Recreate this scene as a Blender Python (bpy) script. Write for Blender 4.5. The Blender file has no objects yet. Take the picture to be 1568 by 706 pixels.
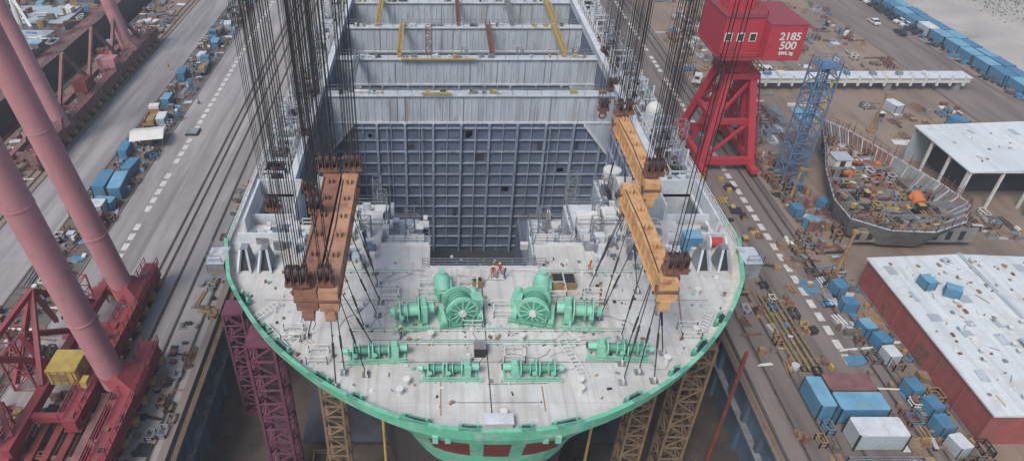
import bpy, math, random
from mathutils import Vector, Matrix
random.seed(7)
R = random.uniform
scene = bpy.context.scene

# ---------------------------------------------------------------- materials
def desat(c,f=0.08):
    l=0.3*c[0]+0.55*c[1]+0.15*c[2]
    return tuple(x*(1-f)+l*f for x in c)
def mat(name, c1, c2=None, scale=1.0, rough=0.75, metal=0.0, stretch=(1,1,1), stain=None, stain_scale=0.15,
        stain_lo=0.5, stain_hi=0.72, slab=None, bump=0.0, streak=None):
    m = bpy.data.materials.new(name); m.use_nodes = True
    nt = m.node_tree; N = nt.nodes; L = nt.links
    b = N["Principled BSDF"]
    b.inputs["Roughness"].default_value = rough
    b.inputs["Metallic"].default_value = metal
    if c2 is None: c2 = tuple(x*0.72 for x in c1)
    c1=desat(c1); c2=desat(c2)
    geo = N.new("ShaderNodeNewGeometry")
    mp = N.new("ShaderNodeMapping"); mp.inputs["Scale"].default_value = stretch
    L.new(geo.outputs["Position"], mp.inputs["Vector"])
    n = N.new("ShaderNodeTexNoise"); n.inputs["Scale"].default_value = scale
    n.inputs["Detail"].default_value = 7; n.inputs["Roughness"].default_value = 0.65
    L.new(mp.outputs[0], n.inputs["Vector"])
    r = N.new("ShaderNodeValToRGB")
    r.color_ramp.elements[0].position = 0.32; r.color_ramp.elements[1].position = 0.68
    r.color_ramp.elements[0].color = (*c2, 1); r.color_ramp.elements[1].color = (*c1, 1)
    L.new(n.outputs["Fac"], r.inputs["Fac"])
    out = r.outputs["Color"]
    if stain:
        n2 = N.new("ShaderNodeTexNoise"); n2.inputs["Scale"].default_value = stain_scale
        n2.inputs["Detail"].default_value = 8; n2.inputs["Roughness"].default_value = 0.7
        L.new(mp.outputs[0], n2.inputs["Vector"])
        mr = N.new("ShaderNodeMapRange"); mr.inputs["From Min"].default_value = stain_lo; mr.inputs["From Max"].default_value = stain_hi
        L.new(n2.outputs["Fac"], mr.inputs["Value"])
        mx = N.new("ShaderNodeMixRGB"); mx.inputs["Color2"].default_value = (*stain, 1)
        L.new(mr.outputs[0], mx.inputs["Fac"]); L.new(out, mx.inputs["Color1"]); out = mx.outputs[0]
    if streak:   # long worn tracks: colour, amount, vector scale
        col,amt,vs = streak
        mp2 = N.new("ShaderNodeMapping"); mp2.inputs["Scale"].default_value = vs
        L.new(geo.outputs["Position"], mp2.inputs["Vector"])
        n3 = N.new("ShaderNodeTexNoise"); n3.inputs["Scale"].default_value = 1.0; n3.inputs["Detail"].default_value = 5
        L.new(mp2.outputs[0], n3.inputs["Vector"])
        mr = N.new("ShaderNodeMapRange"); mr.inputs["From Min"].default_value = .5; mr.inputs["From Max"].default_value = .66; mr.inputs["To Max"].default_value = amt
        L.new(n3.outputs["Fac"], mr.inputs["Value"])
        mx = N.new("ShaderNodeMixRGB"); mx.inputs["Color2"].default_value = (*col, 1)
        L.new(mr.outputs[0], mx.inputs["Fac"]); L.new(out, mx.inputs["Color1"]); out = mx.outputs[0]
    if slab:
        w, h, col, amt = slab
        br = N.new("ShaderNodeTexBrick"); br.offset = 0.0
        br.inputs["Scale"].default_value = 1.0
        br.inputs["Brick Width"].default_value = w; br.inputs["Row Height"].default_value = h
        br.inputs["Mortar Size"].default_value = 0.05; br.inputs["Mortar Smooth"].default_value = 0.1
        br.inputs["Color1"].default_value = (0,0,0,1); br.inputs["Color2"].default_value = (0.35,0.35,0.35,1)
        br.inputs["Mortar"].default_value = (1,1,1,1)
        L.new(geo.outputs["Position"], br.inputs["Vector"])
        sc = N.new("ShaderNodeMath"); sc.operation = 'MULTIPLY'; sc.inputs[1].default_value = amt
        L.new(br.outputs["Color"], sc.inputs[0])
        mx = N.new("ShaderNodeMixRGB"); mx.inputs["Color2"].default_value = (*col, 1)
        L.new(sc.outputs[0], mx.inputs["Fac"]); L.new(out, mx.inputs["Color1"]); out = mx.outputs[0]
    L.new(out, b.inputs["Base Color"])
    if bump:
        bp = N.new("ShaderNodeBump"); bp.inputs["Strength"].default_value = bump; bp.inputs["Distance"].default_value = 0.1
        L.new(n.outputs["Fac"], bp.inputs["Height"]); L.new(bp.outputs[0], b.inputs["Normal"])
    return m

M = {}
M['ground'] = mat("yard_dirt", (0.33,0.245,0.18), (0.20,0.15,0.115), 0.12, 0.9, stain=(0.13,0.105,0.09), stain_scale=0.06, stain_lo=.48, bump=0.3, streak=((.11,.085,.07),.5,(.35,.05,1)))
M['road'] = mat("concrete_road", (0.39,0.37,0.37), (0.27,0.255,0.255), 0.25, 0.85, stretch=(1,0.12,1), stain=(0.17,0.15,0.145), stain_scale=0.12, stain_lo=.46, slab=(6,9,(0.14,0.13,0.13),0.35), bump=0.1, streak=((.14,.13,.13),.6,(.6,.012,1)))
M['road2'] = mat("quay_concrete", (0.26,0.21,0.185), (0.145,0.12,0.11), 0.4, 0.9, stretch=(1,0.15,1), stain=(0.08,0.065,0.058), stain_scale=0.2, bump=0.2, streak=((.07,.055,.05),.6,(.5,.02,1)))
M['sand'] = mat("pale_ground", (0.46,0.43,0.39), (0.33,0.31,0.285), 0.08, 0.9, stain=(0.22,0.21,0.18), stain_scale=0.05, stain_lo=.55)
M['strip'] = mat("dirt_strip", (0.17,0.14,0.125), (0.08,0.07,0.065), 0.6, 0.9, bump=0.4)
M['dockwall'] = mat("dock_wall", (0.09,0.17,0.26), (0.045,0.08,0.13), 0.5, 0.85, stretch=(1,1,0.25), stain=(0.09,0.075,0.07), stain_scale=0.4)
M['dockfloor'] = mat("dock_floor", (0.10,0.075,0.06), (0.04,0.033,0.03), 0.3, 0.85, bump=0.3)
M['deck'] = mat("deck_paint", (0.62,0.63,0.61), (0.47,0.48,0.47), 0.35, 0.7, stain=(0.35,0.32,0.285), stain_scale=0.22, stain_lo=0.46, stain_hi=0.85, slab=(3.2,6.0,(0.40,0.37,0.34),0.5), bump=0.05, streak=((.36,.33,.29),.55,(1.6,.12,1)))
M['white'] = mat("primer_white", (0.64,0.67,0.70), (0.47,0.51,0.55), 0.6, 0.7, stain=(0.30,0.25,0.22), stain_scale=0.5, stain_lo=0.54, stain_hi=0.8)
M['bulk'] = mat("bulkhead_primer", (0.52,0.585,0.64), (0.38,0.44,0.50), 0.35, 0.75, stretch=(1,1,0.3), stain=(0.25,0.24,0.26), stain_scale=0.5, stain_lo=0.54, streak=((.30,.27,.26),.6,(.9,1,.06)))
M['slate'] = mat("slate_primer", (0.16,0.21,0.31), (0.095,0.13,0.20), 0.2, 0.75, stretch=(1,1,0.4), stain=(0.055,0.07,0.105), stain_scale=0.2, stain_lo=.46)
M['slate_rib'] = mat("slate_rib", (0.33,0.40,0.49), (0.19,0.24,0.32), 0.3, 0.7, stain=(.13,.16,.21), stain_scale=.25)
M['darkhold'] = mat("interior_shade", (0.065,0.075,0.10), (0.03,0.035,0.045), 0.3, 0.85)  # shade of recesses, hold floor and shed interiors painted as near-black colour
M['grey'] = mat("grey_steel", (0.26,0.285,0.31), (0.14,0.16,0.18), 0.8, 0.6, stain=(0.17,0.11,0.08), stain_scale=0.6)
M['blockgrey'] = mat("primer_grey_green", (0.27,0.30,0.29), (0.15,0.165,0.16), 0.5, 0.8, stain=(0.20,0.12,0.08), stain_scale=0.4, stain_lo=.47)
M['dark'] = mat("dark_steel", (0.035,0.037,0.042), (0.018,0.018,0.02), 1.0, 0.6)
M['cable'] = mat("wire_rope", (0.022,0.022,0.026), (0.012,0.012,0.014), 2.0, 0.55)
M['green'] = mat("winch_green", (0.25,0.60,0.45), (0.15,0.45,0.32), 1.2, 0.5, stain=(0.36,0.47,0.40), stain_scale=1.0, stain_lo=.54)
M['green2'] = mat("winch_green_dark", (0.09,0.34,0.23), (0.05,0.21,0.15), 1.5, 0.55)
M['greenhull'] = mat("hull_green", (0.15,0.56,0.36), (0.08,0.38,0.23), 0.5, 0.5, stain=(0.42,0.54,0.48), stain_scale=0.7, stain_lo=0.5)
M['hullred'] = mat("hull_red", (0.24,0.045,0.035), (0.12,0.03,0.028), 0.5, 0.7)
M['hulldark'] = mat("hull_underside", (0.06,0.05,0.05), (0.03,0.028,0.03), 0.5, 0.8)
M['brown'] = mat("spreader_brown", (0.52,0.29,0.17), (0.37,0.18,0.10), 0.6, 0.65, stain=(0.16,0.08,0.055), stain_scale=0.7, stain_lo=.52)
M['brown2'] = mat("spreader_dark_brown", (0.34,0.16,0.10), (0.21,0.095,0.06), 0.6, 0.7, stain=(0.09,0.05,0.04), stain_scale=0.7, stain_lo=.5)
M['orange'] = mat("spreader_orange", (0.66,0.39,0.17), (0.50,0.26,0.10), 0.6, 0.6, stain=(0.20,0.10,0.055), stain_scale=0.8, stain_lo=.52)
M['rust'] = mat("rusty_block", (0.26,0.115,0.08), (0.11,0.055,0.042), 1.2, 0.75)
M['sheave'] = mat("sheave_yellow", (0.28,0.24,0.12), (0.12,0.10,0.06), 2, 0.6)
M['pink'] = mat("faded_pink_paint", (0.52,0.24,0.27), (0.42,0.175,0.205), 0.3, 0.55, stain=(0.30,0.15,0.155), stain_scale=0.3, streak=((.33,.17,.17),.5,(.8,.8,.05)))
M['red'] = mat("crane_red", (0.54,0.03,0.06), (0.38,0.018,0.038), 0.5, 0.5, stain=(0.26,0.03,0.04), stain_scale=0.5)
M['redframe'] = mat("gantry_red", (0.38,0.05,0.075), (0.23,0.03,0.045), 0.5, 0.6, stain=(0.12,0.05,0.05), stain_scale=0.5, stain_lo=.46)
M['rustpink'] = mat("rusty_rose", (0.28,0.125,0.12), (0.15,0.075,0.075), 0.5, 0.75, stain=(0.08,0.055,0.055), stain_scale=0.6)
M['yellow'] = mat("dull_yellow", (0.54,0.40,0.07), (0.36,0.25,0.05), 0.8, 0.6)
M['ochre'] = mat("ochre_steel", (0.38,0.25,0.10), (0.21,0.125,0.06), 0.9, 0.7)
M['blue'] = mat("container_blue", (0.07,0.26,0.44), (0.04,0.17,0.30), 0.8, 0.55, stain=(0.15,0.2,0.24), stain_scale=0.5)
M['ltblue'] = mat("roof_blue", (0.18,0.42,0.58), (0.10,0.29,0.43), 0.6, 0.6, stain=(0.25,0.3,0.33), stain_scale=0.4)
M['towerblue'] = mat("tower_blue", (0.12,0.22,0.37), (0.07,0.14,0.25), 0.8, 0.6)
M['brick'] = mat("red_wall", (0.36,0.085,0.08), (0.25,0.06,0.055), 0.6, 0.8, stain=(0.20,0.10,0.08), stain_scale=0.4)
M['roof'] = mat("white_roof", (0.68,0.73,0.74), (0.54,0.60,0.62), 0.15, 0.6, stain=(0.42,0.38,0.34), stain_scale=0.3, stain_lo=0.5, stain_hi=0.75, slab=(1.1,7,(0.42,0.47,0.49),0.45), streak=((.47,.46,.44),.5,(1.2,.08,1)))
M['roofgrey'] = mat("grey_sheet", (0.40,0.46,0.50), (0.31,0.37,0.41), 0.4, 0.6)
M['paint'] = mat("road_paint", (0.70,0.68,0.65), (0.42,0.39,0.37), 1.5, 0.8)
M['rail'] = mat("rail_steel", (0.13,0.10,0.09), (0.07,0.055,0.05), 1.0, 0.5, metal=0.4)
M['purple'] = mat("tower_magenta", (0.19,0.05,0.10), (0.10,0.03,0.055), 0.8, 0.7)
M['towerbrown'] = mat("tower_ochre", (0.30,0.20,0.11), (0.15,0.10,0.06), 0.8, 0.7)
M['ivory'] = mat("ivory_paint", (0.70,0.70,0.66), (0.55,0.55,0.52), 1.0, 0.6)
M['skin'] = mat("skin", (0.45,0.27,0.19), rough=0.6)
M['orangecloth'] = mat("safety_orange", (0.65,0.17,0.04), rough=0.8)
M['redcloth'] = mat("work_red", (0.48,0.04,0.05), rough=0.8)
M['bluecloth'] = mat("work_blue", (0.05,0.09,0.22), rough=0.8)
M['helmet'] = mat("helmet_yellow", (0.75,0.6,0.08), rough=0.4)
M['glass'] = mat("window_glass", (0.03,0.045,0.06), rough=0.12)
M['tyre'] = mat("tyre_rubber", (0.02,0.02,0.02), rough=0.9)
M['shrub'] = mat("shrub_leaf", (0.07,0.11,0.04), (0.035,0.06,0.02), 2.0, 0.8)

# ---------------------------------------------------------------- mesh builder
class MB:
    def __init__(s): s.v=[]; s.f=[]; s.m=[]; s.mats=[]
    def mi(s, k):
        if k not in s.mats: s.mats.append(k)
        return s.mats.index(k)
    def poly(s, pts, k):
        b=len(s.v); s.v += [Vector(p) for p in pts]; s.f.append(list(range(b,b+len(pts)))); s.m.append(s.mi(k))
    def mesh(s, vs, fs, k):
        b=len(s.v); s.v += [Vector(p) for p in vs]; i=s.mi(k)
        for f in fs: s.f.append([b+q for q in f]); s.m.append(i)
    def box(s, c, d, k, rz=0, rx=0, ry=0):
        x,y,z = d[0]/2,d[1]/2,d[2]/2
        vs=[Vector((a,b,e)) for a in(-x,x) for b in(-y,y) for e in(-z,z)]
        if rz or rx or ry:
            mt = Matrix.Rotation(rz,3,'Z') @ Matrix.Rotation(ry,3,'Y') @ Matrix.Rotation(rx,3,'X')
            vs=[mt@q for q in vs]
        c=Vector(c); vs=[q+c for q in vs]
        s.mesh(vs, [(0,1,3,2),(4,6,7,5),(0,4,5,1),(2,3,7,6),(0,2,6,4),(1,5,7,3)], k)
    def bx(s, x0,x1,y0,y1,z0,z1,k): s.box(((x0+x1)/2,(y0+y1)/2,(z0+z1)/2),(abs(x1-x0),abs(y1-y0),abs(z1-z0)),k)
    def frame(s,p,q):
        p=Vector(p);q=Vector(q); d=(q-p); l=d.length; d.normalize()
        up=Vector((0,0,1)) if abs(d.z)<0.95 else Vector((0,1,0))
        a=d.cross(up).normalized(); b=a.cross(d).normalized()
        return p,q,a,b
    def beam(s,p,q,w,h,k):
        p,q,a,b=s.frame(p,q)
        vs=[r+a*(i*w/2)+b*(j*h/2) for r in(p,q) for i,j in((-1,-1),(1,-1),(1,1),(-1,1))]
        s.mesh(vs,[(0,3,2,1),(4,5,6,7),(0,1,5,4),(1,2,6,5),(2,3,7,6),(3,0,4,7)],k)
    def tube(s,p,q,r,k,r2=None,n=8):
        if r2 is None: r2=r
        p,q,a,b=s.frame(p,q); vs=[]
        for c,rr in((p,r),(q,r2)):
            for i in range(n):
                t=2*math.pi*i/n; vs.append(c+a*(math.cos(t)*rr)+b*(math.sin(t)*rr))
        fs=[(i,(i+1)%n,n+(i+1)%n,n+i) for i in range(n)]+[tuple(range(n))[::-1],tuple(range(n,2*n))]
        s.mesh(vs,fs,k)
    def path(s,pts,r,k,n=6):
        for a,b in zip(pts[:-1],pts[1:]): s.tube(a,b,r,k,n=n)
    def dome(s,c,r,k,sz=1.0,n=12,m=5):
        vs=[];fs=[]
        for j in range(m):
            ph=math.pi/2*j/m
            for i in range(n):
                t=2*math.pi*i/n; vs.append((c[0]+r*math.cos(ph)*math.cos(t),c[1]+r*math.cos(ph)*math.sin(t),c[2]+r*sz*math.sin(ph)))
        vs.append((c[0],c[1],c[2]+r*sz))
        for j in range(m-1):
            for i in range(n): fs.append((j*n+i,j*n+(i+1)%n,(j+1)*n+(i+1)%n,(j+1)*n+i))
        for i in range(n): fs.append(((m-1)*n+i,(m-1)*n+(i+1)%n,m*n))
        s.mesh(vs,fs,k)
    def rails(s,pts,h,k,step=2.0,r=0.03,bars=2):
        for a,b in zip(pts[:-1],pts[1:]):
            a=Vector(a);b=Vector(b)
            for j in range(1,bars+1):
                o=Vector((0,0,h*j/bars)); s.beam(a+o,b+o,2*r,2*r,k)
            n=max(1,int((b-a).length/step))
            for i in range(n+1):
                p=a.lerp(b,i/n); s.beam(p,p+Vector((0,0,h)),2*r,2*r,k)
    def lattice(s,x,y,z0,z1,w,k,r=0.12,seg=None,d=None):
        d=d or w; seg=seg or w
        C=[(x-w/2,y-d/2),(x+w/2,y-d/2),(x+w/2,y+d/2),(x-w/2,y+d/2)]
        for c in C: s.beam((*c,z0),(*c,z1),2.4*r,2.4*r,k)
        n=max(1,round((z1-z0)/seg))
        for i in range(n+1):
            z=z0+(z1-z0)*i/n
            for a in range(4):
                p,q=C[a],C[(a+1)%4]
                s.beam((*p,z),(*q,z),1.4*r,1.4*r,k)
                if i<n:
                    z2=z0+(z1-z0)*(i+1)/n
                    if i%2: p,q=q,p
                    s.beam((*p,z),(*q,z2),1.3*r,1.3*r,k)
    def obj(s,name,parent=None,loc=None,rz=0,recenter=False,smooth=False,bevel=0):
        me=bpy.data.meshes.new(name)
        o=Vector((0,0,0))
        if recenter:
            xs=[v.x for v in s.v]; ys=[v.y for v in s.v]; zs=[v.z for v in s.v]
            o=Vector(((min(xs)+max(xs))/2,(min(ys)+max(ys))/2,min(zs)))
        me.from_pydata([tuple(v-o) for v in s.v],[],s.f)
        for k in s.mats: me.materials.append(M[k])
        me.polygons.foreach_set("material_index",s.m)
        if smooth:
            me.polygons.foreach_set("use_smooth",[True]*len(s.f))
            try: me.set_sharp_from_angle(angle=math.radians(35))
            except Exception: pass
        me.update()
        ob=bpy.data.objects.new(name,me); scene.collection.objects.link(ob)
        ob.location = Vector(loc) if loc is not None else o
        ob.rotation_euler[2]=rz
        if parent: ob.parent=parent
        return ob
def empty(name,loc=(0,0,0)):
    e=bpy.data.objects.new(name,None); scene.collection.objects.link(e); e.location=loc; return e
def inst(ob,loc,rz=0,sc=None):
    o=ob.copy(); scene.collection.objects.link(o); o.location=loc; o.rotation_euler[2]=rz
    if sc: o.scale=sc
    return o

# ---------------------------------------------------------------- ground with dock openings
DX0,DX1=-38.5,37.5
b=MB()
def gsheet(b,k,xs,ys,z,holes):
    for i in range(len(xs)-1):
        for j in range(len(ys)-1):
            cx=(xs[i]+xs[i+1])/2; cy=(ys[j]+ys[j+1])/2
            if any(h[0]<cx<h[1] and h[2]<cy<h[3] for h in holes): continue
            b.poly([(xs[i],ys[j],z),(xs[i+1],ys[j],z),(xs[i+1],ys[j+1],z),(xs[i],ys[j+1],z)],k)
gsheet(b,'ground',[-3000,-140,-98,DX0,DX1,3000],[-3000,-60,118,330,420,3000],0,[(DX0,DX1,-60,420),(-140,-98,118,330)])
b.obj("ground")
b=MB()
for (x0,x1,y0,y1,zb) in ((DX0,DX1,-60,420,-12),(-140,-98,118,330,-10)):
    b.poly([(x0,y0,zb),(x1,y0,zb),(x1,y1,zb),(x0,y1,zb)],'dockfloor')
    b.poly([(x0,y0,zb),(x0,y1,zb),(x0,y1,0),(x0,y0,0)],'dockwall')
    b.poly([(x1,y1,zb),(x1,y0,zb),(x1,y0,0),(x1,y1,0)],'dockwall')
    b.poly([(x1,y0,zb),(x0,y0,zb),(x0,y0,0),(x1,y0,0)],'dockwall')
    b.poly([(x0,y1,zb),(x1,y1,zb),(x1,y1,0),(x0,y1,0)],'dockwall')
    for x,sg in((x0,1),(x1,-1)):   # wall buttresses, galleries and coping
        y=y0+2
        while y<min(y1,180):
            b.bx(x,x+sg*0.6,y,y+0.8,zb,-1.2,'dockwall'); y+=5
        b.bx(x,x+sg*1.0,y0,y1,-1.2,-0.8,'road2'); b.bx(x,x+sg*0.9,y0,y1,-6.3,-6.0,'grey')
        b.bx(x-sg*0.9,x+sg*0.12,y0,y1,-0.3,0.25,'road2')
        b.rails([(x+sg*0.9,y0,-0.8),(x+sg*0.9,min(y1,180),-0.8)],1.1,'ochre',3,0.035)
b.obj("dry_dock")
b=MB(); b.poly([(-63.5,-60,.004),(-39.5,-60,.004),(-39.5,500,.004),(-63.5,500,.004)],'road'); b.obj("road")
b=MB(); b.poly([(-83,-60,.004),(-72.5,-60,.004),(-72.5,500,.004),(-83,500,.004)],'road'); b.obj("road")
b=MB(); b.poly([(38.5,-60,.004),(58,-60,.004),(58,500,.004),(38.5,500,.004)],'road2'); b.obj("quay_pavement")
b=MB(); b.poly([(117,-60,.004),(132,-60,.004),(132,500,.004),(117,500,.004)],'road2'); b.obj("road")
b=MB(); b.poly([(144,-60,.004),(600,-60,.004),(600,600,.004),(144,600,.004)],'sand'); b.obj("pavement")
b=MB(); b.poly([(-72.3,-60,.004),(-63.7,-60,.004),(-63.7,500,.004),(-72.3,500,.004)],'strip'); b.obj("dirt_verge")
b=MB()
for x in(-63.6,-72.4,-83.1): b.bx(x-.15,x+.15,-60,400,0,.14,'road2')
for x in(132.1,117.0,58.1): b.bx(x-.15,x+.15,-60,400,0,.14,'road2')
b.obj("kerb")
b=MB()
y=-40
while y<330:
    if random.random()<.9: b.poly([(-59.4,y,.008),(-58.4,y,.008),(-58.4,y+1.9,.008),(-59.4,y+1.9,.008)],'paint')
    if random.random()<.9: b.poly([(52.0,y,.008),(53.0,y,.008),(53.0,y+1.9,.008),(52.0,y+1.9,.008)],'paint')
    y+=2.9
b.obj("road_marking")
b=MB()
for x in(-40.6,-44.4,-49.6,-51.0,-84.5,-86.2,40.0,43.2,47.0,57.0,55.2,-47.2):
    b.bx(x-.3,x+.3,-60,400,0.006,.02,'strip'); b.bx(x-.08,x+.08,-60,400,.02,.16,'rail')
b.obj("crane_rail")

# ---------------------------------------------------------------- SHIP
ship=empty("container_ship",(0,0,-12))
def sp(o):
    o.parent=ship; o.matrix_parent_inverse=Matrix.Translation((0,0,12)); return o
Z=22.0
O=[(0,37.8),(6.3,38.5),(11.9,40.9),(17.8,45),(23.4,50.9),(28.4,58.9),(30.5,66),(30.5,80),(30.5,110),(30.5,270)]
B=[(0,39.9),(5.0,41.4),(8,48),(10.5,57),(14,66),(20,74),(26,84),(30.2,98),(30.5,115),(30.5,270)]
def cr(P,t):
    i=min(int(t),len(P)-2); u=t-i
    p1,p2=P[i],P[i+1]
    p0=P[i-1] if i>0 else (-P[1][0],P[1][1]); p3=P[i+2] if i+2<len(P) else P[-1]
    if i>=5: return tuple(p1[k]*(1-u)+p2[k]*u for k in(0,1))
    return tuple(0.5*((2*p1[k])+(-p0[k]+p2[k])*u+(2*p0[k]-5*p1[k]+4*p2[k]-p3[k])*u*u+(-p0[k]+3*p1[k]-3*p2[k]+p3[k])*u**3) for k in(0,1))
ts=[i*0.2 for i in range(0,31)]+[7,8,9]
def outline(k):
    half=[]
    for t in ts:
        o=cr(O,t); q=cr(B,t); half.append((o[0]*(1-k)+q[0]*k, o[1]*(1-k)+q[1]*k))
    return [(-x,y) for x,y in half[::-1]]+half[1:]
levels=[(23.2,-0.02),(22.0,0.0),(21.2,.10),(20.0,.28),(18.4,.48),(16,.68),(12,.86),(5,.97),(-10.5,1.0)]
b=MB(); rings=[[(x,y,z) for x,y in outline(k)] for z,k in levels]
rings[0]=[(x,y,z if y<66.5 else 22.05) for x,y,z in rings[0]]
n=len(rings[0]); mid=n//2
for li in range(len(levels)-1):
    for i in range(n-1):
        j=i-mid
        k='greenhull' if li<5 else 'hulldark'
        if li in(2,3) and -5<=j<5 and j not in(-2,1): k='hullred'
        b.poly([rings[li][i],rings[li+1][i],rings[li+1][i+1],rings[li][i+1]],k)
b.poly(rings[-1],'hulldark')
for x in(-5.5,-4.4,4.2,5.3): b.box((x,38.4,21.6),(.5,.5,.9),'green')
sp(b.obj("hull",smooth=True))
b=MB(); top=rings[0]
def inward(pts,d):
    res=[]
    for i in range(len(pts)):
        a=Vector(pts[max(0,i-1)][:2]); c=Vector(pts[min(len(pts)-1,i+1)][:2]); t=(c-a).normalized()
        nrm=Vector((-t.y,t.x)); p=Vector(pts[i][:2])+nrm*d; res.append((p.x,p.y))
    return res
inn=inward(top,0.42); inn2=inward(top,0.30); q3=inward(top,1.1)
for i in range(n-1):
    if top[i][1]>66.5 or top[i+1][1]>66.5: continue
    b.poly([top[i],top[i+1],(*inn[i+1],23.2),(*inn[i],23.2)],'greenhull')
    b.poly([(*inn[i],23.2),(*inn[i+1],23.2),(*inn2[i+1],22.0),(*inn2[i],22.0)],'ivory' if i%4 else 'green')
    for w_ in(0,.33,.66):
        p=(inn2[i][0]*(1-w_)+inn2[i+1][0]*w_,inn2[i][1]*(1-w_)+inn2[i+1][1]*w_); q=(q3[i][0]*(1-w_)+q3[i+1][0]*w_,q3[i][1]*(1-w_)+q3[i+1][1]*w_)
        b.poly([(*p,22.95),(*p,22.0),(*q,22.0)],'ivory')
sp(b.obj("bulwark"))
# fairleads on the bulwark
b=MB(); f2=inward(top,0.2)
for cnt,i in enumerate((10,13,15,19,22,27,31,35,38,44,48,51,54)):
    if top[i][1]>62: continue
    a=Vector((*f2[i],0)); c=Vector((*f2[min(i+1,n-1)],0)); d=(c-a).normalized()
    ang=math.atan2(d.y,d.x); L=(1.9,1.2,2.6)[cnt%3]
    b.box((a.x,a.y,23.21),(L,.34,.08),'green2',rz=ang)
    nn=Vector((-d.y,d.x,0))*.8
    b.box((a.x+nn.x,a.y+nn.y,22.3),(L,.5,.6),'green2',rz=ang); b.box((a.x+nn.x*.7,a.y+nn.y*.7,22.62),(L*.7,.5,.1),'dark',rz=ang)
    for sgn in(-1,1):
        b.tube((a.x+d.x*sgn*L*.4+nn.x,a.y+d.y*sgn*L*.4+nn.y,22.0),(a.x+d.x*sgn*L*.4+nn.x,a.y+d.y*sgn*L*.4+nn.y,23.0),.15,'green')
sp(b.obj("fairleads"))
# forecastle deck
b=MB(); dk=[(x,y) for x,y in inward(rings[1],0.1) if y<66.5]
dk=[(-30.4,70)]+dk+[(30.4,70),(12,70),(12,66),(6.2,66),(6.2,61.6),(-6.2,61.6),(-6.2,66),(-12,66),(-12,70)]
b.poly([(x,y,Z) for x,y in dk],'deck')
dl=[(-30.0,70)]+[(x,y) for x,y in inward(rings[3],0.5) if y<66.5]+[(30.0,70),(12,70),(12,66),(6.2,66),(6.2,61.6),(-6.2,61.6),(-6.2,66),(-12,66),(-12,70)]
b.poly([(x,y,Z-2.0) for x,y in dl[::-1]],'grey')
for s in(-1,1):
    for x0,x1,y0,y1 in((28.2,30.4,70,78),(24.5,28.2,77,78),(24.5,30.4,78,262),(22.5,24.5,70,71)):
        b.bx(s*x0,s*x1,y0,y1,Z-.4,Z,'white' if y0>70.5 or x0>25 else 'deck')
    b.bx(s*23.2,s*28.2,71,77,14.6,15,'darkhold')  # pocket floor coloured dark to carry the shade of the opening
    b.bx(s*28.2,s*28.4,71,77,15,Z-.41,'grey')
    b.bx(s*23.0,s*23.2,71,77,15,Z+2.2,'white')
    b.bx(s*23.0,s*28.9,77,77.25,15,Z+2.2,'white')
    b.bx(s*28.5,s*28.75,68,77,Z,Z+2.2,'white')
    b.bx(s*23.2,s*28.5,70.7,70.95,Z-3,Z+1.0,'white')
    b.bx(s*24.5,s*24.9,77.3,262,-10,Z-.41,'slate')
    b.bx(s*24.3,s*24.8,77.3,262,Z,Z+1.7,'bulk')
    b.bx(s*24.1,s*25.1,77.3,262,Z+1.7,Z+1.85,'white')
    y=79
    while y<262:
        b.bx(s*24.8,s*25.5,y,y+.15,Z,Z+1.6,'white'); 
        if y<106 : b.bx(s*24.2,s*24.5,y,y+.25,-10,Z-1,'slate_rib')
        y+=2.2
    for z in range(-8,20,3):
        b.bx(s*24.15,s*24.5,78,106,z,z+.2,'slate_rib')
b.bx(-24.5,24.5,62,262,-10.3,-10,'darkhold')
sp(b.obj("decks"))
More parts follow.
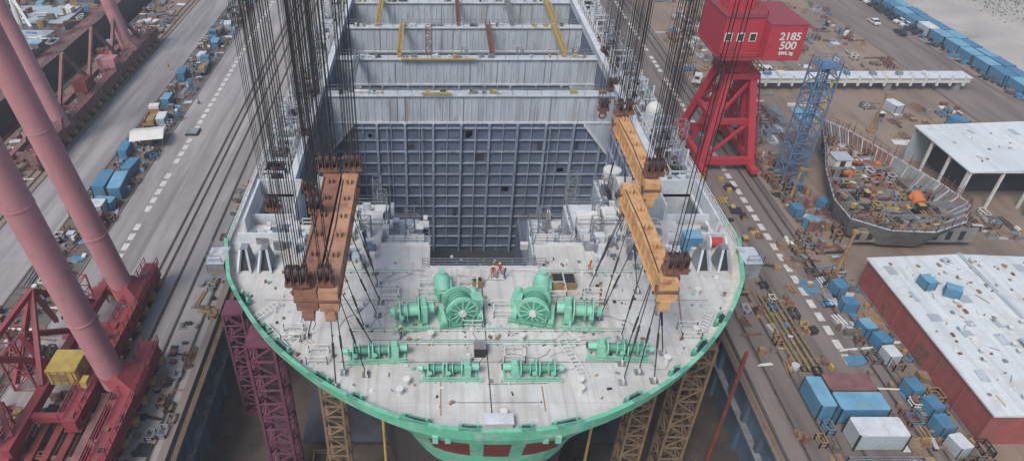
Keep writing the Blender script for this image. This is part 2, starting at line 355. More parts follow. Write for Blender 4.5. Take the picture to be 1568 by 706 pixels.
# fore hold stepped benches
b=MB()
for s in(-1,1):
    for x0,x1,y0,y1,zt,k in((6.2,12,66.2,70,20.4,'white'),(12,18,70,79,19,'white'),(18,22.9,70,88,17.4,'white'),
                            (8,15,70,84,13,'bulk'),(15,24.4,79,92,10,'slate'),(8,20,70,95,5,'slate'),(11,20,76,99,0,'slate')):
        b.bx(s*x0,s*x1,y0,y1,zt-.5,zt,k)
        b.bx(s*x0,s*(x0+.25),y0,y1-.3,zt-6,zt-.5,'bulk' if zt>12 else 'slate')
        b.bx(s*x0,s*x1,y1-.28,y1-.03,zt-6,zt-.5,'slate')
        b.rails([(s*(x0+.15),y0+.2,zt),(s*(x0+.15),y1-.2,zt),(s*(x1-.1),y1-.2,zt)],1.1,'grey',1.5,.04)
    for i in range(46):     # unfinished fittings
        x=R(7,22.5); y=R(66.5,86); zt=20.4 if x<12 and y<70 else 19 if 12<x<18 and y<79 else 17.4 if x>18 else 13 if x<15 and y>70 else None
        if zt is None: continue
        w,d,h=R(.3,1.5),R(.3,1.8),R(.4,2.0)
        b.box((s*x,y,zt+h/2),(w,d,h),random.choice(['white','ivory','bulk','grey','slate','dark']))
        if random.random()<.4: b.box((s*x,y,zt+h+.08),(w*1.15,d*1.15,.15),'ivory')
    for x,y,w,d,h in((13.5,71,2.4,2.2,2.2),(19.5,72,2.2,3.4,1.8),(16.2,71.5,1.4,2,2.6),(8,68,1.8,1.6,1.0),(20.5,80,2.2,2.6,1.6),(10.5,67.5,1.6,1.2,1.4)):
        b.box((s*x,y,18+h/2+1.2),(w,d,h+2),'bulk'); b.box((s*x,y,19.2+h+1.1),(w+.3,d+.3,.15),'ivory')
        b.box((s*(x-w/2-.01),y,19+h*.5),(.06,d*.5,h*.5),'dark'); b.box((s*x,y-d/2-.02,19.5+h*.5),(w*.4,.05,h*.45),'dark')
        b.rails([(s*(x-w/2),y-d/2,20.3+h),(s*(x+w/2),y-d/2,20.3+h),(s*(x+w/2),y+d/2,20.3+h)],.9,'ivory',.8,.03)
    for x,y in((9,76),(13,80),(19,84),(16,76),(11,72),(21.5,76),(14,84)): b.lattice(s*x,y,13,19.5+R(0,2.5),1.2,'grey',.045)
sp(b.obj("stepped_platforms"))
# transverse bulkheads
def bulkhead(y,detail):
    b=MB()
    b.bx(-24.4,24.4,y,y+.6,17.4,Z+.3,'bulk')
    b.bx(-24.4,24.4,y-.35,y+1.6,Z+.3,Z+.5,'white')
    b.bx(-24.4,24.4,y-.25,y,17.2,17.5,'white')
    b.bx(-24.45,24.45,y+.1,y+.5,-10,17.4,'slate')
    for s in(-1,1):
        vs=[(s*24.4,y-.5,17.2),(s*19.8,y-.5,17.2),(s*24.4,y-.5,11.6)]
        b.poly(vs if s>0 else vs[::-1],'bulk')
        b.beam((s*19.8,y-.6,17.2),(s*24.3,y-.6,11.6),.3,.4,'white')
    x=-23.5; i=0
    while x<23.6:
        b.bx(x-.05,x+.05,y-.12,y,17.5,Z+.2,'white' if random.random()<.8 else 'grey')
        x+=1.25+R(-.12,.12)
    if detail:
        x=-23; i=0
        while x<23.6:
            w=.2 if i%2 else .08
            b.bx(x-w,x+w,y-.45 if i%2 else y-.2,y+.1,-10,17.2,'slate_rib')
            x+=2.42; i+=1
        z=-9.; i=0
        while z<17:
            b.bx(-24.3,24.3,y-.3,y+.1,z-.09,z+.09,'slate_rib'); z+=2.3; i+=1
        for x in(-1.2,1.2,-14,14,-8,8.5): b.beam((x,y-.7,-10),(x,y-.7,17),.16,.16,'slate_rib')
        for j in range(50):
            x=-23+2.42*random.randint(0,18)+1.2; z=-9+2.3*random.randint(0,10)+1.1
            b.box((x+R(-.5,.5),y+.02,z+R(-.4,.3)),(R(.5,1.9),.1,R(.3,1.9)),random.choice(['darkhold','slate','slate']))
        for j in range(5): # hanging staging lines
            x=R(-20,20); b.beam((x,y-1.2,R(-8,4)),(x+R(-.4,.4),y-1.2,Z),.05,.05,'dark')
    b.rails([(-24,y+1.4,Z+.5),(24,y+1.4,Z+.5)],1.1,'grey',2.4,.035)
    b.rails([(-24,y-.25,Z+.5),(24,y-.25,Z+.5)],1.1,'grey',2.4,.03)
    for j in range(22):
        x=R(-23,23); b.box((x,y+.6,Z+.5+.25),(R(.2,1.3),R(.3,.9),R(.2,.7)),random.choice(['white','ochre','grey','ivory','dark','yellow']))
    if not detail or y>110:
        for j in range(9):
            x=-22+j*5.2; b.bx(x,x+3.6,y-.9,y-.7,8,15.5,'slate_rib')
    sp(b.obj("bulkhead"))
for i,y in enumerate((106.6,122.2,138.8,154.6,170,186,202,218,234,250)): bulkhead(y,i<2)
# longitudinal gangways
b=MB()
for x,y0,y1,k in((-12.4,122.8,138.6,'yellow'),(4.8,122.8,138.6,'rust'),(18.2,122.8,138.6,'yellow'),(18.6,139.4,154.5,'yellow'),
                 (-17.5,139.4,154.5,'yellow'),(-1,139.4,154.5,'rust'),(8,155,170,'ochre'),(-20,107.4,122,'grey'),(10,139.4,154.5,'grey')):
    b.bx(x-.35,x+.35,y0,y1,Z+.6,Z+1.1,k)
    b.rails([(x-.4,y0,Z+1.1),(x-.4,y1,Z+1.1)],1.0,k,1.2,.05); b.rails([(x+.4,y0,Z+1.1),(x+.4,y1,Z+1.1)],1.0,k,1.2,.05)
b.bx(-8,-3,105.9,106.2,Z+.9,Z+1.2,'yellow'); b.bx(-12,2,121.3,121.6,Z+.55,Z+.8,'yellow')
for x in(-22,-7,0,11,22):
    b.lattice(x,131,Z-9,Z+3.5 if x in(-7,) else Z-1,1.2,'rust' if x==-7 else 'grey',.07)
sp(b.obj("access_gangways"))
# side passage fittings
b=MB()
for s in(-1,1):
    b.rails([(s*30.2,66,Z),(s*30.2,260,Z)],1.2,'ivory',1.6,.045,3)
    b.bx(s*30.25,s*30.5,66,260,Z,Z+.35,'white')
    y=79
    while y<165:
        if random.random()<.85:
            h=R(1.8,4.2); b.bx(s*25.6,s*25.85,y,y+.25,Z,Z+h,'white'); b.bx(s*28.9,s*29.15,y,y+.25,Z,Z+h,'white'); b.bx(s*25.6,s*29.15,y,y+.22,Z+h,Z+h+.2,'bulk')
        y+=1.9
    for z in(Z+1.2,Z+2.4): b.beam((s*25.7,79,z),(s*25.7,160,z),.08,.08,'ivory'); b.beam((s*29,79,z),(s*29,160,z),.08,.08,'ivory')
    for i in range(190):
        y=R(79,160); x=R(25.6,29.6); w,d,h=R(.2,1.1),R(.2,1.4),R(.2,1.4)
        b.box((s*x,y,Z+h/2),(w,d,h),random.choice(['white','grey','dark','ivory','ochre','rust','grey','dark']))
    for i in range(7):
        y=82+i*9+R(-2,2); b.lattice(s*27.2,y,Z,Z+R(4,8),1.5,'grey',.05)
    for i in range(10): b.path([(s*R(25.5,29.5),80+i*8,Z+.1),(s*R(25.5,29.5),84+i*8,Z+.1),(s*R(25.5,29.5),90+i*8,Z+.1)],.07,random.choice(['dark','rust','blue']))
sp(b.obj("side_passage_fittings"))
# wing blocks, breakwater brackets, aft edge
b=MB()
for s in(-1,1):
    b.bx(s*29.5,s*31.4,60.9,63.8,21.0,23.1,'grey'); b.bx(s*29.4,s*31.5,60.8,63.9,23.1,23.22,'bulk')
    b.bx(s*31.4,s*31.6,61.2,63.5,21.4,22.8,'dark')
    b.rails([(s*29.6,60.9,23.2),(s*31.4,60.9,23.2),(s*31.4,63.8,23.2)],1.0,'grey',1,.03)
    for x in(27.2,24.9):
        H=2.5
        vs=[(s*(x-.75),60.6,Z),(s*(x+.75),60.6,Z),(s*(x+.75),63.2,Z),(s*(x-.75),63.2,Z),
            (s*(x-.4),61.7,Z+H),(s*(x+.4),61.7,Z+H),(s*(x+.4),62.9,Z+H),(s*(x-.4),62.9,Z+H)]
        b.mesh(vs,[(4,5,6,7),(1,2,6,5),(3,0,4,7),(2,3,7,6)],'grey')
        b.beam((s*(x-.7),60.6,Z),(s*(x-.3),61.7,Z+H),.25,.4,'bulk'); b.beam((s*(x+.7),60.6,Z),(s*(x+.3),61.7,Z+H),.25,.4,'bulk')
        b.poly([(s*(x-.55),61.0,Z+.02),(s*(x+.55),61.0,Z+.02),(s*(x+.32),62.0,Z+H-.3),(s*(x-.32),62.0,Z+H-.3)],'dark')
    b.bx(s*22,s*29,66.0,66.2,Z,Z+1.6,'white'); b.rails([(s*12,69.8,Z),(s*22,69.8,Z)],1.1,'ivory',1.5,.04)
b.bx(-6.2,6.2,61.4,61.6,Z-1,Z+.3,'white'); b.rails([(-7,61.5,Z+.3),(7,61.5,Z+.3)],1.1,'grey',1.2,.035,3)
b.bx(-12,-6.3,65.8,66,Z-1,Z+.3,'white'); b.bx(6.3,12,65.8,66,Z-1,Z+.3,'white')
b.rails([(-12,65.9,Z+.3),(-6.3,65.9,Z+.3)],1.1,'grey',1.2,.035,3); b.rails([(12,65.9,Z+.3),(6.3,65.9,Z+.3)],1.1,'grey',1.2,.035,3)
sp(b.obj("breakwater_brackets"))
# deck seams / pads / small fittings
b=MB()
def strip(x0,y0,x1,y1,k,w=.12,z=.006):
    b.beam((x0,y0,Z+z),(x1,y1,Z+z),w,.012,k)
strip(-.4,40,-.4,58,'dark',.1,.02); strip(-5,40.5,-5,45,'ochre'); strip(4.5,41,4.5,44,'ochre'); strip(-15,47,15,47.01,'grey',.1,.03)
strip(-12,50,12,50,'grey',.08,.035); strip(-24,56,-10,56,'grey',.08); strip(10,56,24,56,'grey',.08)
strip(-.6,44.2,5,44.3,'ochre',.12); strip(11.5,53,13,59,'ochre',.22,.05); strip(19.5,50,21,57,'ochre',.16,.05)
strip(-3.5,42,4,42,'grey',.08,.04)
for x,y in((-8.8,43),(-8.2,44.2),(8,43.2),(8.1,44.2),(-20,50),(21,51),(-22,58),(23,57),(17,47),(-14,54),(0.6,40.4),(14,58),(-17.5,60),(18,60.5),(3.2,50),(-6,50.3)):
    b.tube((x,y,Z),(x,y,Z+.7),.26,'ivory',n=10); b.tube((x,y,Z+.7),(x,y,Z+.82),.36,'ivory',n=10)
b.bx(-1.1,1.3,38.9,39.9,Z,Z+.9,'ivory'); b.bx(-1.2,1.4,38.8,40,Z+.9,Z+1,'white')
b.bx(-1.7,-.6,47.6,48.6,Z,Z+1.2,'dark'); b.bx(-1.75,-.55,47.55,48.65,Z+1.2,Z+1.28,'grey')
for x,y,w,d in((-.9,58.4,1.1,.9),(8.6,58.6,2.6,1.8)):
    b.bx(x-w/2,x+w/2,y-d/2,y+d/2,Z,Z+.9,'ochre'); b.bx(x-w/2+.12,x+w/2-.12,y-d/2+.12,y+d/2-.12,Z+.9,Z+.93,'dark')
    b.bx(x-.06,x+.06,y-d/2,y+d/2,Z+.9,Z+1,'ivory')
for x0,y0,x1,y1 in((7.1,49.6,8.6,44.6),(-23,51.5,-20.5,48.6),(21.6,51,23.2,53.6),(-22.5,55,-24.3,52.6)):
    d=(Vector((x1,y1,0))-Vector((x0,y0,0))); L=d.length; d.normalize(); nn=Vector((-d.y,d.x,0))*.4
    P=Vector((x0,y0,Z+.5))
    b.tube(P+nn,P+nn+d*L,.05,'ivory'); b.tube(P-nn,P-nn+d*L,.05,'ivory')
    for j in range(int(L/.5)): b.tube(P+nn+d*j*.5,P-nn+d*j*.5,.04,'ivory')
for cx,cy in((-1.7,52.5),(2.2,47.6),(-20,50.5),(20.3,50.8),(-6.3,57.5),(7.6,57),(-2,57.6),(1.6,54),(-10.5,56.5),(11.5,56),(-17,47.5)):
    b.rails([(cx-1,cy-.8,Z),(cx+1,cy-.8,Z),(cx+1,cy+.8,Z),(cx-1,cy+.8,Z),(cx-1,cy-.8,Z)],1.1,'ivory',1.0,.035)
# pipe runs along the deck
for y_,x0,x1 in((51.2,-14,14),(55.6,-9,-5.5),(55.6,7.5,11),(49.3,-9,9),(60.6,-20,-8),(60.6,7,20)):
    b.path([(x0,y_,Z+.25),(x1,y_,Z+.25)],.06,'ivory'); b.path([(x0,y_+.25,Z+.25),(x1,y_+.25,Z+.25)],.05,'green')
    x=x0
    while x<x1: b.bx(x,x+.1,y_-.1,y_+.35,Z,Z+.2,'grey'); x+=1.6
for i in range(300):
    a=R(0,math.pi); rr=R(0,1)**.5; x=28*math.cos(a)*rr; y=64-23*math.sin(a)*rr
    w,d,h=R(.06,.36),R(.06,.45),R(.05,.35)
    b.box((x,y,Z+h/2),(w,d,h),random.choice(['ivory','white','grey','grey','bulk','rust','dark','ivory','ochre','green']),rz=R(0,3))
for i in range(26):
    x=R(-20,20); y=R(46,60); pts=[(x,y,Z+.05)]
    a=R(0,6)
    for j in range(6): a+=R(-.7,.7); pts.append((max(-24,min(24,pts[-1][0]+math.cos(a)*.9)),max(46,min(61,pts[-1][1]+math.sin(a)*.9)),Z+.05))
    b.path(pts,.025,random.choice(['dark','grey','rust','grey','grey']),n=4)
sp(b.obj("deck_fittings"))
# wing zone clutter
b=MB()
for s in(-1,1):
    for i in range(80):
        x=R(12.5,28); y=R(61.5,69); h=R(.3,1.2)
        if 22<x and y<64: continue
        b.box((s*x,y,Z+h/2),(R(.2,1.2),R(.2,1.1),h),random.choice(['white','ivory','bulk','grey','bulk','slate','grey']))
    b.lattice(s*17.5,66,Z,Z+3,1.4,'ivory',.05); b.lattice(s*14,68,Z,Z+2.4,1.2,'grey',.05)
b.box((24.5,65.0,Z+1.1),(2.0,1.6,2.2),'blue'); b.box((24.5,65.0,Z+2.25),(2.1,1.7,.1),'ltblue'); b.box((-19,73,19.6),(1.5,1.5,1.6),'blue')
b.tube((26.8,65.2,Z+.9),(28.2,65.2,Z+.9),.6,'redcloth',n=14); b.tube((26.5,65.2,Z+.9),(26.7,65.2,Z+.9),1.0,'ivory',n=14); b.tube((28.3,65.2,Z+.9),(28.5,65.2,Z+.9),1.0,'ivory',n=14)
b.tube((20,86,17.4),(20,86,20.4),1.3,'ivory',n=14)
b.dome((28,97,Z+2.6),1.2,'ivory'); b.tube((28,97,Z),(28,97,Z+2.6),1.2,'ivory',n=14)
sp(b.obj("deck_equipment"))

# ---------------------------------------------------------------- deck machinery (separate objects)
def windlass(mir):
    b=MB(); g='green'
    b.bx(-2.3,2.3,-1.3,1.6,0,.28,g)
    n=28
    b.tube((0,-.9,1.75),(0,-.55,1.75),1.65,g,n=n)
    b.tube((0,-1.02,1.75),(0,-.9,1.75),1.72,g,1.72,n=n)
    b.tube((0,-1.06,1.75),(0,-1.02,1.75),1.42,'green2',n=n)
    for i in range(12):
        t=math.pi*2*i/12; b.beam((.3*math.cos(t),-1.1,1.75+.3*math.sin(t)),(1.5*math.cos(t),-1.1,1.75+1.5*math.sin(t)),.16,.1,'green')
    b.tube((0,-1.35,1.75),(0,-1.0,1.75),.38,'ivory',n=12)
    b.tube((0,-.55,1.75),(0,1.1,1.75),1.1,g,n=20); b.tube((0,1.1,1.75),(0,1.3,1.75),1.6,g,n=n)
    for y in(-.2,.15,.5,.85): b.tube((0,y,1.75),(0,y+.12,1.75),1.22,'green2',n=20)
    for x in(-1.9,1.9):
        b.mesh([(x-.35,-1.2,.28),(x+.35,-1.2,.28),(x+.35,1.4,.28),(x-.35,1.4,.28),(x-.2,-.6,1.5),(x+.2,-.6,1.5),(x+.2,.9,1.5),(x-.2,.9,1.5)],
               [(0,1,5,4),(1,2,6,5),(2,3,7,6),(3,0,4,7),(4,5,6,7)],g)
        b.box((x,-1.0,.7),(.5,.7,.8),g)
    b.box((1.9*mir,.4,1.8),(1.1,1.3,1.0),g); b.tube((1.9*mir,.9,1.9),(1.9*mir,2.0,1.9),.45,g,n=12)
    b.tube((-1.4*mir,-1.2,.3),(-1.4*mir,-1.2,1.9),.06,g); b.tube((-1.4*mir,-1.25,1.9),(-1.4*mir,-1.17,1.9),.4,'green2',n=14)
    for i in range(9): b.box((0,1.5+i*.34,1.3-i*.1),(.3 if i%2 else .12,.36,.12 if i%2 else .3),'dark')
    b.rails([(-2.4,-1.5,0),(2.4,-1.5,0)],.9,'green2',1.2,.03)
    return b
o=windlass(1).obj("anchor_windlass",loc=(-3.0,53.2,Z),rz=math.radians(14),smooth=True)
o=windlass(-1).obj("anchor_windlass",loc=(4.7,53.2,Z),rz=math.radians(-14),smooth=True)
def chain_unit():
    b=MB(); g='green'
    b.bx(-1.0,1.0,-1.4,1.4,0,.25,g)
    b.tube((0,-1.2,.9),(0,.9,1.2),.72,g,.85,n=16); b.dome((0,1.0,1.15),.9,g,.9,16)
    b.box((0,-1.5,.75),(1.5,.35,1.2),g); b.box((.8,.2,.8),(.3,1.8,1.0),g); b.box((-.8,.2,.8),(.3,1.8,1.0),g)
    b.tube((0,1,1.2),(0,1,2.1),.3,g,.26,n=10); b.tube((0,1,2.1),(0,1,2.2),.42,g,n=12)
    for x in(-.5,0,.5): b.box((x,-1.72,.9),(.12,.1,1.0),'green2')
    return b
u=chain_unit().obj("chain_stopper",loc=(-4.7,57.2,Z),rz=.1,smooth=True); inst(u,(6.1,57.2,Z),-.1)
def winch(w,nd=2,big=1.0):
    b=MB(); g='green'; r=.62*big; z=1.05*big
    b.bx(-w/2,w/2,-.75*big,-.5*big,0,.22,g); b.bx(-w/2,w/2,.5*big,.75*big,0,.22,g)
    for i in range(5): x=-w/2+.1+(w-.2)*i/4; b.bx(x-.1,x+.1,-.5*big,.5*big,0,.2,g)
    b.tube((-w/2,0,z),(w/2,0,z),.13*big,g,n=10)
    span=(w*.62)/nd; x=-w/2+.45
    for i in range(nd):
        b.tube((x,0,z),(x+.1,0,z),r*1.35,g,n=22); b.tube((x+.1,0,z),(x+span-.2,0,z),r*.62,'green2' if big<1.2 else g,n=16)
        b.tube((x+span*.35,0,z),(x+span*.35+.07,0,z),r*1.1,g,n=22)
        b.tube((x+span-.2,0,z),(x+span-.1,0,z),r*1.35,g,n=22)
        for xx in(x+span+.05,):
            b.mesh([(xx-.12,-.7*big,.2),(xx+.12,-.7*big,.2),(xx+.12,.7*big,.2),(xx-.12,.7*big,.2),(xx-.12,-.25*big,z+.2),(xx+.12,-.25*big,z+.2),(xx+.12,.25*big,z+.2),(xx-.12,.25*big,z+.2)],
                   [(0,1,5,4),(1,2,6,5),(2,3,7,6),(3,0,4,7),(4,5,6,7)],g)
        b.tube((x+.2,-.8*big,.2),(x+.2,-.8*big,1.2*big),.04,g); b.tube((x+.2,-.85*big,1.2*big),(x+.2,-.78*big,1.2*big),.25,g,n=12)
        x+=span+.15
    b.box((x+.25,0,z*.9),(.65,1.1*big,1.3*big),g); b.box((x+.25,0,z*1.6),(.45,.7*big,.25),g)
    b.tube((x+.5,.15,z),(x+1.35,.15,z),.36*big,g,n=14); b.tube((x+1.35,.15,z),(x+1.45,.15,z),.3*big,'dark',n=14)
    b.tube((-w/2-.45,0,z),(-w/2,0,z),.3*big,g,.36*big,n=14)
    b.rails([(-w/2-.3,-1.0*big,0),(w/2+.3,-1.0*big,0)],.8,'green',1.4,.028)
    return b
wm=winch(5.2).obj("mooring_winch",loc=(-4.1,45.3,Z),smooth=True)
o=inst(wm,(3.6,45.3,Z)); o.scale=(-1,1,1)
o=inst(wm,(-11.2,47.6,Z),.06); o.scale=(1.08,1.05,1.05)
o=inst(wm,(12.4,47.9,Z),-.06); o.scale=(-1.1,1.05,1.05)
wb=winch(3.4,1,1.65).obj("rope_winch",loc=(-8.0,52.6,Z),rz=.12,smooth=True)
o=inst(wb,(9.3,52.6,Z),-.12); o.scale=(-1,1,1)

# ---------------------------------------------------------------- spreader beams, hook blocks, cables, slings
def spreader(x,y0,y1,z,k,w=1.3,h=1.9):
    b=MB()
    b.bx(x-w/2,x+w/2,y0,y1,z-h/2,z+h/2,k)
    b.bx(x-w/2-.15,x+w/2+.15,y0,y1,z+h/2,z+h/2+.1,k); b.bx(x-w/2-.15,x+w/2+.15,y0,y1,z-h/2-.1,z-h/2,k)
    y=y0+.6
    while y<y1:
        for s in(-1,1): b.bx(x+s*w/2,x+s*(w/2+.13),y,y+.08,z-h/2,z+h/2,k)
        y+=1.5
    y=y0+1.2
    while y<y1-1:
        b.bx(x-.3,x-.1,y,y+.5,z+h/2+.1,z+h/2+.6,k); b.bx(x+.1,x+.3,y,y+.5,z+h/2+.1,z+h/2+.6,k)
        for s in(-1,1):
            b.bx(x+s*.25,x+s*.4,y,y+.6,z-h/2-.9,z-h/2-.1,'rust'); b.tube((x+s*.6,y+.3,z-h/2-.7),(x+s*.1,y+.3,z-h/2-.7),.14,'dark')
        y+=3.1
    for ye in(y0,y1):
        b.box((x,ye,z),(w+.4,.8,h+.3),k); b.tube((x-w/2-.35,ye,z),(x+w/2+.35,ye,z),.45,'rust',n=14)
        b.box((x,ye,z-h/2-.5),(w*.7,1.0,.9),k); b.tube((x-.45,ye,z-h/2-1.1),(x+.45,ye,z-h/2-1.1),.45,k,n=12)
    b.path([(x-w/2,y0+1,z+h/2+.15),(x-w/2+.2,(y0+y1)/2,z+h/2+.15),(x-w/2,y1-1,z+h/2+.15)],.06,'dark')
    return b.obj("lifting_spreader_beam",recenter=True)
spreader(-14.7,45.0,63.6,32.0,'brown',1.3,2.0); spreader(-16.6,45.0,64.0,32.1,'brown2',1.5,2.0)
spreader(14.9,46.2,61.8,32.0,'orange',1.25,1.9); spreader(17.6,62.6,78.0,32.0,'orange',1.25,1.8)
def hookblock(x,y,z,w=2.6,n=4,ax='x'):
    b=MB()
    for i in range(n):
        xx=x-w/2+w*(i+.5)/n
        b.tube((xx-.13,y,z),(xx+.13,y,z),.62,'dark',n=18); b.tube((xx-.16,y,z),(xx+.16,y,z),.36,'sheave',n=16)
        b.bx(xx-.25,xx-.2,y-.6,y+.6,z-1.0,z+.5,'rust'); b.bx(xx+.2,xx+.25,y-.6,y+.6,z-1.0,z+.5,'rust')
    b.tube((x-w/2-.2,y,z),(x+w/2+.2,y,z),.16,'rust',n=10)
    b.box((x,y,z-1.15),(w+.2,.9,.5),'rust'); b.box((x,y,z-1.6),(.9,.7,.6),'rust')
    pts=[(x+.55*math.sin(t),y,z-2.3+.5*math.cos(t)) for t in[math.pi*(-.1+1.5*i/9) for i in range(10)]]
    b.path(pts,.17,'rust',8); pts=[(2*x-p[0],p[1],p[2]) for p in pts]; b.path(pts,.17,'rust',8)
    return b.obj("crane_hook_block",recenter=True)
def cables(x,y,z,w,n,r=.04,dy=.7,top=98):
    b=MB()
    for i in range(n):
        xx=x-w/2+w*(i+R(.3,.7))/n
        for yy in(-dy/2,dy/2): b.tube((xx,y+yy,z),(xx+R(-.12,.12),y+yy*.9,top),r,'cable',n=5)
    return b.obj("hoist_cables",recenter=True)
for x,y,z,w,n,nc in((-17.2,45.0,35.0,1.9,3,6),(-14.9,45.4,34.8,1.2,2,2),(-17.0,64,34.9,2.2,3,7),(-14.4,64.2,34.9,1.8,3,6),
                 (-17.2,56,35.0,1.2,2,3),(17.7,77.6,34.8,2.2,2,6),(17.7,63.2,34.8,2.0,3,6),(15.5,47.0,34.8,2.0,3,2)):
    hookblock(x,y,z,w,n); cables(x,y,z,w,nc,top=98)
for x,y in((-22,76),(-24.5,90),(22.5,92),(24,108),(-26,72),(26,84),(-20.5,82),(21,100),(-25.5,104),(25.5,122)):
    cables(x,y,24,2.2,5,.035); hookblock(x,y,24.3,1.6,2)
b=MB()
def sling(p,q):
    p=Vector(p);q=Vector(q); m=p.lerp(q,.45)
    b.tube(p,m,.05,'cable',n=6); b.tube(m,p.lerp(q,.62),.11,'dark',n=8); b.tube(p.lerp(q,.62),q,.06,'cable',n=6)
    b.box((q.x,q.y,q.z+.25),(.12,.6,.5),'ivory'); b.box((q.x,q.y,q.z+.02),(.8,.8,.04),'grey')
for p,q in(((-14.8,45.4,31),(-14.8,43.8,Z)),((-14.3,45.6,31),(-14.2,45.6,Z)),((-14.5,47.5,31),(-12.1,45.4,Z)),((-14.3,47.7,31),(-11.2,48.2,Z)),
           ((-14.3,50.5,31),(-12.8,51.8,Z)),((-14.3,53.6,31),(-11.6,53.6,Z)),((-14.3,56.6,31),(-11.4,55.6,Z)),((-14.3,59.8,31),(-11.8,58.5,Z)),((-14.6,62.8,31),(-12.4,60.5,Z)),
           ((-16,50.5,31),(-18.5,50.5,Z)),((-16,56.6,31),(-18.5,57.5,Z))): sling(p,q)
b.obj("lifting_slings",recenter=True)
b=MB()
for p,q in(((14.9,47,31),(15.2,44.6,Z)),((14.7,47.2,31),(14,45.7,Z)),((14.6,49,31),(12.2,44.4,Z)),((14.6,49.2,31),(12.6,46.8,Z)),((15.3,49.2,31),(17,48.2,Z)),
           ((14.6,52,31),(13.2,50.2,Z)),((14.6,55.2,31),(11.6,53.2,Z)),((14.6,58.3,31),(12.6,55.6,Z)),((14.6,60.5,31),(11.2,57.6,Z)),((15.3,60.5,31),(16.6,57.4,Z)),
           ((15.3,55.2,31),(18,54,Z)),((14.6,60.8,31),(12.4,60.4,Z))): sling(p,q)
b.obj("lifting_slings",recenter=True)
b=MB()
for p,q in(((17.6,66,31.2),(16,67,Z)),((17.6,66,31.2),(20.5,68,Z)),((17.6,70,31.2),(20,74,17.4)),((17.6,75,31.2),(21,80,17.4)),((17.6,77,31.2),(19,84,17.4))): sling(p,q)
b.obj("lifting_slings",recenter=True)

# ---------------------------------------------------------------- dock support towers
def tower(x,y,z0,z1,w,k,r=.14,name="support_tower"):
    b=MB(); b.lattice(x,y,z0,z1,w,k,r,seg=w*.8); b.box((x,y,z1+.15),(w+.2,w+.2,.3),k)
    b.box((x,y,z0+.1),(w+1,w+1,.3),k)
    return b.obj(name,recenter=True)
tower(-25.6,57.5,-12,15,3.2,'purple',.15); tower(-17.0,51.8,-12,14.5,2.2,'towerbrown',.12)
tower(25.0,57,-12,15,2.8,'towerbrown',.14); tower(17.6,52,-12,14.5,2.2,'towerbrown',.12)
tower(-33,70,-12,8,2.6,'purple',.12); tower(32.5,70,-12,8,2.6,'purple',.12)
b=MB()
b.beam((-15,42,-11),(-8,50,-2),.6,.6,'roofgrey'); b.tube((31.5,58,-12),(31.5,58,12),.25,'hullred'); b.tube((-11,47,-12),(-11,47,15),.16,'yellow')
b.tube((11,47,-12),(11,47,15),.16,'yellow'); b.beam((-13,41,-11.6),(-4,41,-11.6),.8,.8,'roofgrey')
b.obj("shoring_struts",recenter=True)
def scatter(name,x0,x1,y0,y1,n,pal,smax=1.6,z=0,hmax=1.4,ang=.25):
    b=MB()
    for i in range(n):
        x=R(x0,x1);y=R(y0,y1);t=random.random();k=random.choice(pal);h=R(.15,hmax);a=random.choice([0,math.pi/2])+R(-ang,ang)
        if t<.34: 
            w,d=R(.3,smax),R(.3,smax); b.box((x,y,z+h/2),(w,d,h),k,rz=a)
            if random.random()<.5: b.box((x,y,z+h+.05),(w*1.08,d*1.08,.1),random.choice(pal),rz=a)
        elif t<.62:
            L=R(1.5,smax*3); v=Vector((math.cos(a+1.57),math.sin(a+1.57),0))*L/2
            for j in range(random.randint(1,5)): 
                c=Vector((x+j*.28,y,z+.15+.2*(j%2))); b.tube(c-v,c+v,.12,k,n=6)
        elif t<.74: b.tube((x,y,z),(x,y,z+h),R(.2,.6),k,n=10)
        elif t<.88:
            L=R(1,smax*1.6); W=R(.8,smax)
            b.rails([(x,y,z),(x+W,y,z),(x+W,y+L,z),(x,y+L,z),(x,y,z)],h+.3,k,1.0,.06)
        else: b.box((x,y,z+.1),(R(1,smax*2),R(1,smax*2),.08),k,rz=a,rx=R(-.08,.08))
    return b.obj(name,recenter=True)
P1=['rust','grey','ochre','dark','blue','bulk','towerbrown','strip','grey','ivory','rust','strip']
scatter("scaffold_debris",-36,-6,20,58,190,['rust','ochre','grey','dark','towerbrown','purple','hullred'],3,-12,2.2)
scatter("scaffold_debris",6,36,20,58,190,['rust','ochre','grey','dark','towerbrown','blue'],3,-12,2.2)

